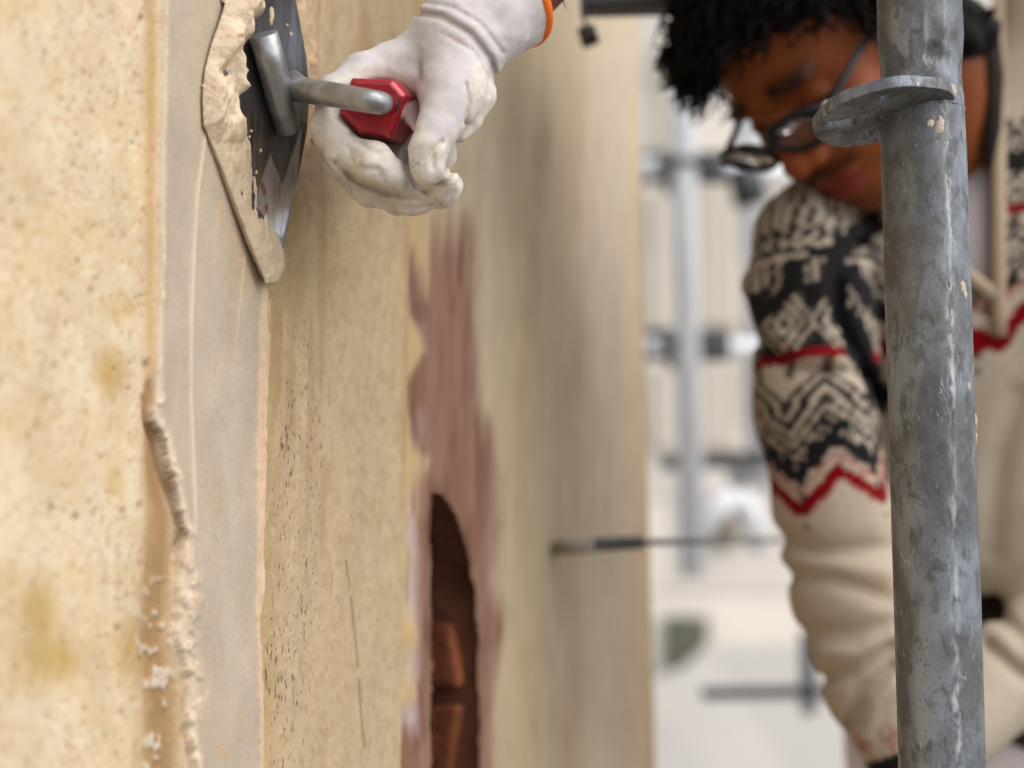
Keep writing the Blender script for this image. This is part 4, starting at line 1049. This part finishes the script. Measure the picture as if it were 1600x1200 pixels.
# glasses
gl = empty('spectacles', hw(0, .1, 0), 'black framed spectacles low on the bending man\'s nose', 'glasses')
def lens_pts(sg, n=40, sc=1.0):
    P = []
    for i in range(n):
        t = 2*math.pi*i/n; x = math.copysign(abs(math.cos(t))**.75, math.cos(t))*.0265*sc; z = math.copysign(abs(math.sin(t))**.8, math.sin(t))*.0175*sc
        aa_ = sg*(.0345+x); P.append(hw(aa_, .112-(abs(aa_)/.066)**2*.016+z*.55, -.011+z))
    return P
fr = []
for sg in (-1, 1):
    P = lens_pts(sg); P = P+[P[0], P[1]]; fr.append(tube(P, .0036, 8, caps=False))
    L_ = lens_pts(sg); cc = sum(L_)/len(L_); V = [cc]+L_; F = [(0, 1+i, 1+(i+1) % len(L_)) for i in range(len(L_))]
    ol = mesh('lens', V, F, M_LENS, gl); sm = ol.modifiers.new('t', 'SOLIDIFY'); sm.thickness = .0018
    V, F = tube([hw(sg*.064, .103, -.006), hw(sg*.070, .094, -.004), hw(sg*.074, .05, .002), hw(sg*.078, .0, .006), hw(sg*.078, -.018, -.004), hw(sg*.074, -.03, -.03)], [.0036, .0034, .0028, .0024, .0024, .002], 8)
    mesh('temple_arm', V, F, M_PLASTIC, gl)
fr.append(tube([hw(-.0095, .115, -.010), hw(0, .119, -.006), hw(.0095, .115, -.010)], .0025, 8))
V, F = join(fr); mesh('frame', V, F, M_PLASTIC, gl)
V, F = join([box(hw(.0665, .103, -.004), R@HL*.003, R@HF*.0022, R@HU*.0026)]); mesh('hinge', V, F, mat('bright_hinge', (.9, .88, .84), rough=.3, metal=.6), gl)

# cardigan
SL = [(1290, 312, 1.42, 58), (1264, 376, 1.40, 84), (1266, 460, 1.39, 98), (1282, 640, 1.37, 98), (1312, 800, 1.36, 100), (1338, 930, 1.345, 98), (1372, 1060, 1.33, 88), (1416, 1190, 1.31, 58)]
LA = [(1730, 300, 1.56, 110), (1770, 700, 1.55, 100), (1720, 930, 1.48, 92), (1585, 1050, 1.40, 78), (1440, 1190, 1.34, 60)]
def torso_core(X, Y, Z, grow=0.0):
    d = chain(X, Y, Z, [(1370, 440, 1.50, 130), (1640, 300, 1.56, 190)], .03)
    d = smin(d, chain(X, Y, Z, [(1440, 450, 1.50, 140), (1480, 800, 1.56, 170), (1560, 1000, 1.60, 170)], .03), .04)
    d = smin(d, chain(X, Y, Z, [(1640, 420, 1.52, 170), (1600, 780, 1.52, 175)], .03), .04)
    d = smin(d, chain(X, Y, Z, [(1620, 250, 1.58, 150), (1722, 90, 1.60, 166), (1735, -30, 1.62, 168)], .03), .05)
    return d-grow
VNECK = [(1350, 250), (1385, 330), (1460, 385), (1516, 425), (1562, 462), (1558, 300), (1552, 150), (1548, 20), (1560, -80), (1350, -80)]
def cardigan(X, Y, Z):
    Pu, Pv_ = UV(X, Y, Z)
    t = torso_core(X, Y, Z)
    arm_ = chain(X, Y, Z, SL, .012)
    la = chain(X, Y, Z, LA, .012)
    t = smax(t, (Pv_-np.interp(Pu, [1400, 1520, 1560, 1600, 1700], [1060, 930, 925, 985, 1040]))/FPX*1.4, .01)     # hem, rucked up
    d = smin(t, arm_, .018); d = smin(d, la, .012)
    # open neck
    vs = poly_sd(Pu, Pv_, VNECK)/FPX*1.45
    d = smax(d, vs, .004)
    def gr(pl, w, a): return a*np.exp(-(seg_dist(Pu, Pv_, pl)/w)**2)
    g = gr([(1160, 470), (1180, 530), (1230, 572), (1300, 582), (1350, 584)], 9, .007)
    g += gr([(1340, 380), (1305, 430), (1310, 500), (1345, 570), (1372, 610)], 12, .012)
    g += gr([(1300, 330), (1370, 350)], 12, .008)
    g -= gr([(1165, 440), (1200, 520), (1260, 555), (1330, 560)], 16, .005)
    for pl, w, am in (([(1215, 838), (1280, 862), (1390, 858)], 16, .006), ([(1235, 900), (1300, 905), (1400, 940)], 14, .005), ([(1262, 985), (1330, 990), (1400, 975)], 16, .005),
                      ([(1290, 1060), (1330, 1050), (1390, 1010)], 12, .008), ([(1330, 1130), (1345, 1080), (1395, 1040)], 10, .009), ([(1590, 620), (1560, 720), (1550, 860)], 20, .006),
                      ([(1545, 1010), (1590, 1050), (1640, 1080)], 12, .010), ([(1560, 960), (1600, 1000)], 14, .008), ([(1380, 620), (1400, 760), (1420, 900)], 20, .012)):
        g += gr(pl, w, am)
    for pl, w, am in (([(1225, 870), (1300, 884), (1390, 892)], 14, .003), ([(1280, 1020), (1340, 1022), (1400, 990)], 12, .004), ([(1350, 1150), (1370, 1100), (1400, 1070)], 12, .005)):
        g -= gr(pl, w, am)
    return d+g+.004*vn3(X*26+3, Y*26+9, Z*26+50)
lo_ = np.array([px(1140, 0, 1.36)[0], px(0, 1300, 1.4)[1], -1.72]); hi_ = np.array([px(1960, 0, 1.5)[0], px(0, -330, 1.6)[1], -1.24])
Vs_, Fs_ = nets(cardigan, lo_, hi_, .0034)
X, Y, Z_ = Vs_.T; Us2, Vs2 = UV(X, Y, Z_)
# --- sleeve coordinates: v along the arm (in picture-like units), u around it
sp_ = np.array([px(p[0], p[1], p[2]) for p in SL]); rr_ = np.array([p[3]/FPX*p[2] for p in SL])
best = np.full(len(Vs_), 1e9); tv = np.zeros(len(Vs_)); uu_ = np.zeros(len(Vs_))
vref = np.array([p[1] for p in SL], float); acc0 = 0
for i in range(len(SL)-1):
    A0, A1 = sp_[i], sp_[i+1]; ab = A1-A0; L = ab@ab
    t = np.clip(((Vs_-A0)@ab)/L, 0, 1); q = Vs_-(A0+t[:, None]*ab); r = np.linalg.norm(q, axis=1)
    dd = r-(rr_[i]+t*(rr_[i+1]-rr_[i])); m_ = dd < best
    f3 = np.array([0, 0, 1.0]); an = ab/math.sqrt(L); f3 = f3-an*(f3@an); f3 /= np.linalg.norm(f3); sd3 = np.cross(f3, an); sd3 = sd3 if sd3[0] > 0 else -sd3
    ang_ = np.arctan2(q@sd3, q@f3)
    best = np.where(m_, dd, best); tv = np.where(m_, vref[i]+t*(vref[i+1]-vref[i]), tv); uu_ = np.where(m_, ang_*100, uu_)
is_arm = (best < torso_core(X, Y, Z_)-.004) & (Us2 < 1500)
CRM, BLK, RED, PNK, DGR = lin(200, 184, 164)*.72, np.array([.012, .011, .012]), lin(132, 6, 16)*.75, lin(190, 126, 114)*.7, lin(98, 84, 72)*.6
def tri(x, p): return np.abs(((x/p) % 1.0)-.5)*2        # 0..1
def fairisle(u, v, zz=765.0, period=126.0, amp=52.0):
    # u: around, v: down the garment; zz: row of the red zigzag
    T = tri(u-58, period)*amp-amp/2                     # zigzag offset
    w = v-zz-T                                          # distance below the zigzag line
    C = np.tile(CRM, (len(u), 1))
    def put(mask, col):
        C[mask] = col
    k1 = v-zz
    # upper yoke, outermost rows first
    hat = np.sin((v+26*tri(u, 76))*2*math.pi/20) > .2
    put((k1 < -360) & hat, DGR*.7)
    chk = (np.sin(u*2*math.pi/26) > -.1) & (np.sin(v*2*math.pi/24) > -.2)
    put((k1 >= -385) & (k1 < -318) & chk, BLK); put((k1 >= -352) & (k1 < -344), BLK)
    dots = (np.sin(u*2*math.pi/9) > .1) & (np.sin(v*2*math.pi/9) > .1)
    m = (k1 >= -318) & (k1 < -195)
    du = np.abs(((u/92+.15) % 1)-.5)*92; dv = np.abs(k1+242); dm = du+dv*.80
    put(m & (k1 > -300), BLK); put(m & (k1 < -300) & (np.sin(u*2*math.pi/16) > 0), DGR*.5); put(m & dots & (dm < 66), DGR)
    put(m & (dm < 52), CRM)
    put(m & (dm < 9), BLK); put(m & (dm > 18) & (dm < 26), BLK); put(m & (dm > 35) & (dm < 45), BLK)
    put(m & (dm >= 52) & (dm < 58), BLK)
    arc = 34*np.cos((u-10)*2*math.pi/230)
    put((k1+arc >= -312) & (k1+arc < -280), BLK)
    put((k1 >= -199) & (k1 < -184), RED)
    put((k1 >= -186) & (k1 < -160) & (tri(u, 60) > .75), DGR)
    # nested chevrons following the zigzag
    for a0, a1, cc in ((-152, -142, DGR*.6), (-133, -120, BLK), (-110, -101, DGR*.6), (-93, -82, BLK)):
        put((w > a0) & (w < a1) & (k1 > -165), cc)
    rough_ = fb(u*.16, v*.16, 5, 2)*24
    put((w+rough_ > -76) & (w+rough_*.6 < -36) & ((dots == 0) | (w > -62)), BLK)
    put((w > -30) & (w < -22), PNK*.9)
    put((w > -12) & (w < 13), RED)
    put((w > 13) & (w < 19) & (np.sin(u*2*math.pi/8) > 0), PNK)
    # little lozenges in the troughs
    uu2 = ((u-58+period/2)/period % 1 - .5)*period; vv2 = k1-8
    dl = np.abs(uu2)+np.abs(vv2+2)*1.1
    put((dl < 8) & (k1 > -10), BLK); put((dl > 22) & (dl < 32) & (w > 12) & dots, PNK)
    for off in (26, 50): put((np.hypot(uu2, vv2-off) < 5), DGR)
    return C
Cw = np.tile(CRM, (len(Vs_), 1))
Ca = fairisle(uu_*1.0+3, tv+0.0)
uc = (Us2-1470)*1.05; vc = Vs2+ (Us2-1530)*.10
Cc = fairisle(uc, vc, zz=522.0)
Cc[(Vs2 < 185-.5*(Us2-1575))] = CRM
z1 = seg_dist(Us2, Vs2+4*fb(Us2*.1, Vs2*.1, 7), [(1490, 515), (1530, 524), (1562, 540), (1580, 512), (1604, 478), (1640, 530), (1680, 478)])
z2 = seg_dist(Us2, Vs2, [(1490, 482), (1540, 478), (1575, 462), (1610, 436), (1650, 480)])
Cc[(z1 > 11) & (z1 < 34) & (Vs2 < 520)] = CRM; Cc[(z2 < 7) & (fb(Us2*.2, Vs2*.2, 4) > -.05)] = PNK; Cc[z1 < 11.5] = RED
Cw = np.where(is_arm[:, None], Ca, Cc)
fold = seg_dist(Us2+14*fb(Us2*.05, Vs2*.05, 4), Vs2, [(1392, 335), (1335, 365), (1300, 415), (1308, 470), (1345, 545), (1378, 625)])
Cw[(fold+16*fb(Us2*.07, Vs2*.07, 14) < 19) & (Us2 < 1500)] = BLK
# cuff of the right sleeve
cu_ = is_arm & (tv > 1120); dl = np.abs(((uu_/70) % 1)-.5)*70+np.abs(tv-1150)
Cw[cu_ & (dl > 14) & (dl < 24)] = PNK; Cw[cu_ & (dl < 7)] = BLK; Cw[is_arm & (tv > 1176)] = BLK
stain = np.exp(-(((Us2-1375)/30)**2+((Vs2-915)/16)**2)); Cw = Cw*(1-.4*stain[:, None])+lin(190, 140, 90)*.6*.4*stain[:, None]
mesh('cardigan', to_world(Vs_), Fs_, M_SWEATER, man, attrs={'Col': Cw})
# zip placket bands
pl1 = [W(1549, 20, 1.425), W(1556, 130, 1.415), W(1556, 240, 1.41), W(1558, 350, 1.408), W(1562, 462, 1.41), W(1562, 560, 1.415)]
pl2 = [W(1380, 325, 1.40), W(1455, 380, 1.395), W(1516, 424, 1.395), W(1560, 464, 1.405)]
def surf_depth(u, v):
    t = np.linspace(1.25, 1.75, 400); P_ = np.array([px(u, v, q) for q in t]); d = cardigan(P_[:, 0], P_[:, 1], P_[:, 2]); k = np.argmax(d < 0)
    return t[k] if d[k] < 0 else None
V, F = [], []
pts1 = []
for v in range(0, 560, 35):
    dd = surf_depth(1572+max(0, v-450)*-.03, v); 
    if dd: pts1.append(W(1560+max(0, v-450)*.02, v, dd-.004))
pts2 = []
for t in np.linspace(0, 1, 8):
    u = 1385+t*175; v = 335+t*132; dd = surf_depth(u-8, v+22)
    if dd: pts2.append(W(u, v, dd-.004))
pr = []
for pp in (pts1, pts2):
    if len(pp) > 2: pr.append(tube(pp, .0068, 10))
V, F = join(pr); mesh('placket', V, F, M_SWEATER, man, attrs={'Col': np.tile(lin(206, 184, 156)*.62, (len(V), 1))})
V, F = tube([W(1543, 40, 1.44), W(1550, 120, 1.44), W(1549, 200, 1.44), W(1543, 262, 1.445)], [.010, .011, .009, .004], 10); mesh('collar_shade', V, F, M_GAPSHADE, man)  # added dark strip for the shade between neck and placket
# t-shirt inside the open neck
def tee(X, Y, Z):
    Pu, Pv_ = UV(X, Y, Z)
    d = torso_core(X, Y, Z, -.004)
    return smax(smax(d, (Pv_-500)/FPX*1.4, .01), -(Pv_-np.interp(Pu, [1400, 1510, 1550, 1600], [380, 268, 215, 150]))/FPX*1.4, .006)
Vt, Ft = nets(tee, lo_, hi_, .0065)
mesh('t_shirt', to_world(Vt), Ft, M_SHIRT, man)
# added dark filler for the shaded cavity below the rucked hem, trousers, boots
def under(X, Y, Z): return chain(X, Y, Z, [(1500, 860, 1.60, 120), (1570, 1010, 1.60, 130), (1610, 1060, 1.62, 130)], .02)
Vu, Fu = nets(under, np.array([px(1330, 0, 1.5)[0], px(0, 1250, 1.6)[1]-.06, -1.78]), np.array([px(1800, 0, 1.7)[0], px(0, 700, 1.6)[1], -1.45]), .008)
mesh('cavity_shade', to_world(Vu), Fu, M_GAPSHADE, man)
hipc = W(1640, 1180, 1.66)
def legw(x, y, z):
    d = None
    for sx, kn, ft in ((-.09, (-.10, -.05, .62), (-.12, .02, .10)), (.10, (.14, -.02, .62), (.16, .06, .10))):
        h0 = hipc+np.array([sx, 0.02, -.02]); k0 = np.array([hipc[0]+kn[0], hipc[1]+kn[1], kn[2]]); f0 = np.array([hipc[0]+ft[0], hipc[1]+ft[1], ft[2]])
        q = smin(cap(x, y, z, h0, k0, .10, .072), cap(x, y, z, k0, f0, .072, .060), .02); d = q if d is None else smin(d, q, .02)
    return smin(d, cap(x, y, z, hipc+np.array([-.08, .02, .03]), hipc+np.array([.1, .02, .03]), .115, .115), .04)
Vl, Fl = nets(legw, hipc-np.array([.3, .25, hipc[2]-.02]), hipc+np.array([.36, .3, .2]), .014)
mesh('trousers', Vl, Fl, M_TROUSER, man)
bt = []
for ft in ((-.12, .02), (.16, .06)):
    f0 = np.array([hipc[0]+ft[0], hipc[1]+ft[1], 0])
    bt.append(tube([f0+[0, .07, .0], f0+[0, .07, .04], f0+[0, .05, .1], f0+[0, .02, .16]], [.05, .055, .055, .06], 16))
    bt.append(tube([f0+[0, .05, .045], f0+[-.01, -.08, .04], f0+[-.015, -.16, .03]], [.045, .047, .03], 16))
for v_, f_2 in bt:
    mesh('boot', [np.array([p[0], p[1], max(p[2], 0.0)]) for p in v_], f_2, M_BOOT, man)

# ------------------------------------------------------------------ rod anchored in the wall
rod = empty('wall_tie', W(880, 852, 1.5), 'thin steel tie rod sticking out level from the far end of the plastered wall', 'rod')
q0 = W(866, 857, 1.47); q1 = W(930, 851, 1.44); q2 = W(1000, 848, 1.49); q3 = W(1290, 842, 1.95)
V, F = tube([q0, q1], .0065, 12); mesh('sleeve', V, F, mat('tie_sleeve', lin(176, 164, 150)*.7, rough=.8), rod)
V, F = tube([q1, q2], .0058, 12); mesh('nut', V, F, M_DARKSTEEL, rod)
V, F = tube([q2, q3], .0032, 10); mesh('shaft', V, F, mat('tie_rod_steel', (.24, .235, .23), rough=.6), rod)

# ------------------------------------------------------------------ scaffold behind
G = 'scaffold tubes in front of the pale house'
def pole(name, u0, v0, u1, v1, d0_, d1_, r, m, label, cat, rosettes=()):
    a = W(u0, v0, d0_); b = W(u1, v1, d1_); e = empty(name, (a+b)/2, label, cat, G)
    V, F = tube([a, a*.5+b*.5, b], r, 18); mesh('tube', V, F, m, e)
    for (ru, rv, rd) in rosettes:
        c = W(ru, rv, rd); V, F = tube([c+[0, 0, -.006], c+[0, 0, .006]], .062, 20); mesh('rosette', V, F, M_DARKSTEEL, e)
        for sgn in (-1, 1):
            V, F = box(c+np.array([sgn*.055, -.01, 0]), [.028, 0, 0], [0, .014, 0], [0, 0, .030]); bevel(mesh('wedge_head', V, F, M_DARKSTEEL, e, smooth=False), .005)
        V, F = tube([c+[0, 0, -.045], c+[0, 0, -.006]], .034, 16); mesh('collar', V, F, M_DARKSTEEL, e)
    return e
D = 3.15
pole('scaffold_standard', 1036, -1300, 1082, 900, D*1.02, D*.98, .0245, M_FARSTEEL, 'white blurred scaffold upright beside the wall end, carrying two dark couplers', 'scaffold pole', ((1064, 264, D), (1071, 540, D)))
pole('scaffold_standard', 1138, -1300, 1182, 760, D*1.12, D*1.1, .022, M_FARSTEEL, 'pale scaffold upright close behind the man\'s shoulder', 'scaffold pole', ())
pole('scaffold_ledger', 1000, 262, 1420, 275, D*.99, D*1.1, .020, M_FARSTEEL, 'pale level scaffold tube at the height of the man\'s glasses', 'scaffold pole')
pole('scaffold_ledger', 1012, 541, 1420, 545, D*.99, D*1.1, .016, M_FARSTEEL, 'pale level scaffold tube behind the man\'s upper arm', 'scaffold pole')
V, F = tube([W(1160, 262, 3.2), W(1176, 320, 3.2)], .034, 14)
tag(mesh('scaffold_coupler', V, F, M_DARKSTEEL), 'dark coupler hanging under the upper level scaffold tube beside the man\'s shoulder', 'coupler')
def deck(u0, v0, u1, v1, d, th_, label, dep=.5):
    a = W(u0, v0, d); b = W(u1, v1, d); c = (a+b)/2; ax = (b-a)/2
    V, F = box(c+[0, dep/2, 0], ax, [0, dep/2, 0], [0, 0, th_/2])
    o = mesh('scaffold_beam', V, F, M_DARKSTEEL, smooth=False, loc=c); bevel(o, .004); tag(o, label, 'scaffold beam')
deck(1036, 722, 1420, 708, 3.3, .030, 'dark scaffold beam at the height of the red zigzag', .03)
deck(1098, 1084, 1330, 1080, 3.0, .022, 'dark scaffold beam lowest in the picture, beside the cream cuff', .03)
deck(908, -7, 1110, -11, 1.42, .020, 'dark scaffold beam at the top edge, left of the curls', .03)
V, F = box(W(1262, 1050, 3.0), [.012, 0, 0], [0, .012, 0], [0, 0, .075]); tag(bevel(mesh('scaffold_post', V, F, M_DARKSTEEL, smooth=False), .003), 'short dark post standing on the lowest scaffold beam', 'post')
V, F = tube([W(915, 42, 1.42), W(924, 70, 1.42)], .0078, 14); tag(mesh('cable_clip', V, F, mat('dark_clip', (.03, .028, .022), rough=.6)), 'small dark hook hanging below the top scaffold beam', 'hook')
V, F = tube([W(908, 0, 1.42), W(911, 24, 1.42), W(916, 44, 1.42)], .0016, 8); tag(mesh('hook_wire', V, F, M_DARKSTEEL), 'thin wire from the top scaffold beam down to the small dark hook', 'wire')
# inverted V of braces
br = empty('brace_pair', W(1150, 770, 3.6), 'white inverted V of two scaffold braces below the dark beam', 'brace')
V, F = tube([W(1078, 860, 3.6), W(1120, 800, 3.6), W(1152, 772, 3.6)], .023, 16); mesh('brace_tube', V, F, M_FARSTEEL, br)
V, F = tube([W(1152, 772, 3.6), W(1174, 800, 3.6), W(1186, 860, 3.6)], .023, 16); mesh('brace_tube', V, F, M_FARSTEEL, br)
V, F = tube([W(1140, 742, 3.8), W(1230, 742, 3.8)], .03, 12); 
tag(mesh('cable_drum', V, F, mat('greyish_pipe', (.35, .33, .31), rough=.7)), 'grey pipe behind the dark beam beside the patterned sleeve', 'pipe')

# ------------------------------------------------------------------ pale stone house behind
FY = 6.5
house = empty('stone_house', (2.0, FY+1.5, 0), 'pale cream stone house filling the bright background', 'building')
zg = 0.0
jx = []
V, F = box([2.2, FY+1.6, 3.6], [6.5, 0, 0], [0, 1.5, 0], [0, 0, 3.6]); mesh('wall', V, F, M_LIME2, house, smooth=False)
rbk = random.Random(4); bm_first = {}
# ashlar blocks, real joints; only the part of the front that can be seen
zc = 0.0; row = 0
while zc < 4.4:
    bhh = .36 if row % 2 == 0 else .32; xx = -.3-rbk.uniform(0, .3)
    while xx < 3.3:
        bw_ = rbk.uniform(.5, .85)
        cx_ = xx+bw_/2; cz_ = zc+bhh/2
        key = (row % 2, round(bw_, 1))
        pr_ = rbk.uniform(0, .007)
        V, F = box([cx_, FY+.09-pr_-.02, cz_], [bw_/2-.0035, 0, 0], [0, .03, 0], [0, 0, bhh/2-.0035])
        mesh('stone_block', V, F, rbk.choice(M_LIMES), house, smooth=False)
        xx += bw_
    zc += bhh; row += 1
def opening(u0, v0, u1, v1, m, d=None, name='window'):
    dd = (FY-.0)/((to_world(px((u0+u1)/2, (v0+v1)/2, 1))-CAM)[1])
    a = W(u0, v0, dd); b = W(u1, v1, dd); c = (a+b)/2
    V, F = box([c[0], FY+.03, c[2]], [abs(b[0]-a[0])/2, 0, 0], [0, .03, 0], [0, 0, abs(b[2]-a[2])/2])
    o = mesh(name, V, F, m, house, smooth=False); return o, c, dd
opening(1040, 962, 1106, 1062, M_OLIVE)
M_PANEL = mat('sand_panel', (.60, .52, .43), rough=.9, var=.05)
for u0, v0, u1, v1 in ((1096, 285, 1150, 512), (1098, 565, 1152, 700), (1020, 290, 1046, 520), (1024, 568, 1050, 700), (1030, 60, 1050, 240)):
    opening(u0, v0, u1, v1, M_PANEL, name='panel')
opening(1108, 780, 1152, 850, mat('brown_shutter', (.16, .12, .085), rough=.7))
# sloping parapet in front of the olive shutter
dd = 6.2/((to_world(px(1100, 1050, 1))-CAM)[1])
poly = [(1000, 1085), (1040, 1056), (1072, 1046), (1108, 1010), (1420, 1000), (1420, 1900), (1000, 1900)]
Vp_ = [W(u, v, dd) for u, v in poly]; Vp2 = [p+np.array([0, .12, 0]) for p in Vp_]
n_ = len(poly); F = [tuple(range(n_))[::-1], tuple(range(n_, 2*n_))]+[(i, (i+1) % n_, n_+(i+1) % n_, n_+i) for i in range(n_)]
Vq = [np.array([p[0], p[1], max(p[2], 0.0)]) for p in Vp_+Vp2]
tag(mesh('parapet_wall', Vq, F, M_LIME, smooth=False), 'low pale wall with a sloping top in front of the olive shutter', 'wall')
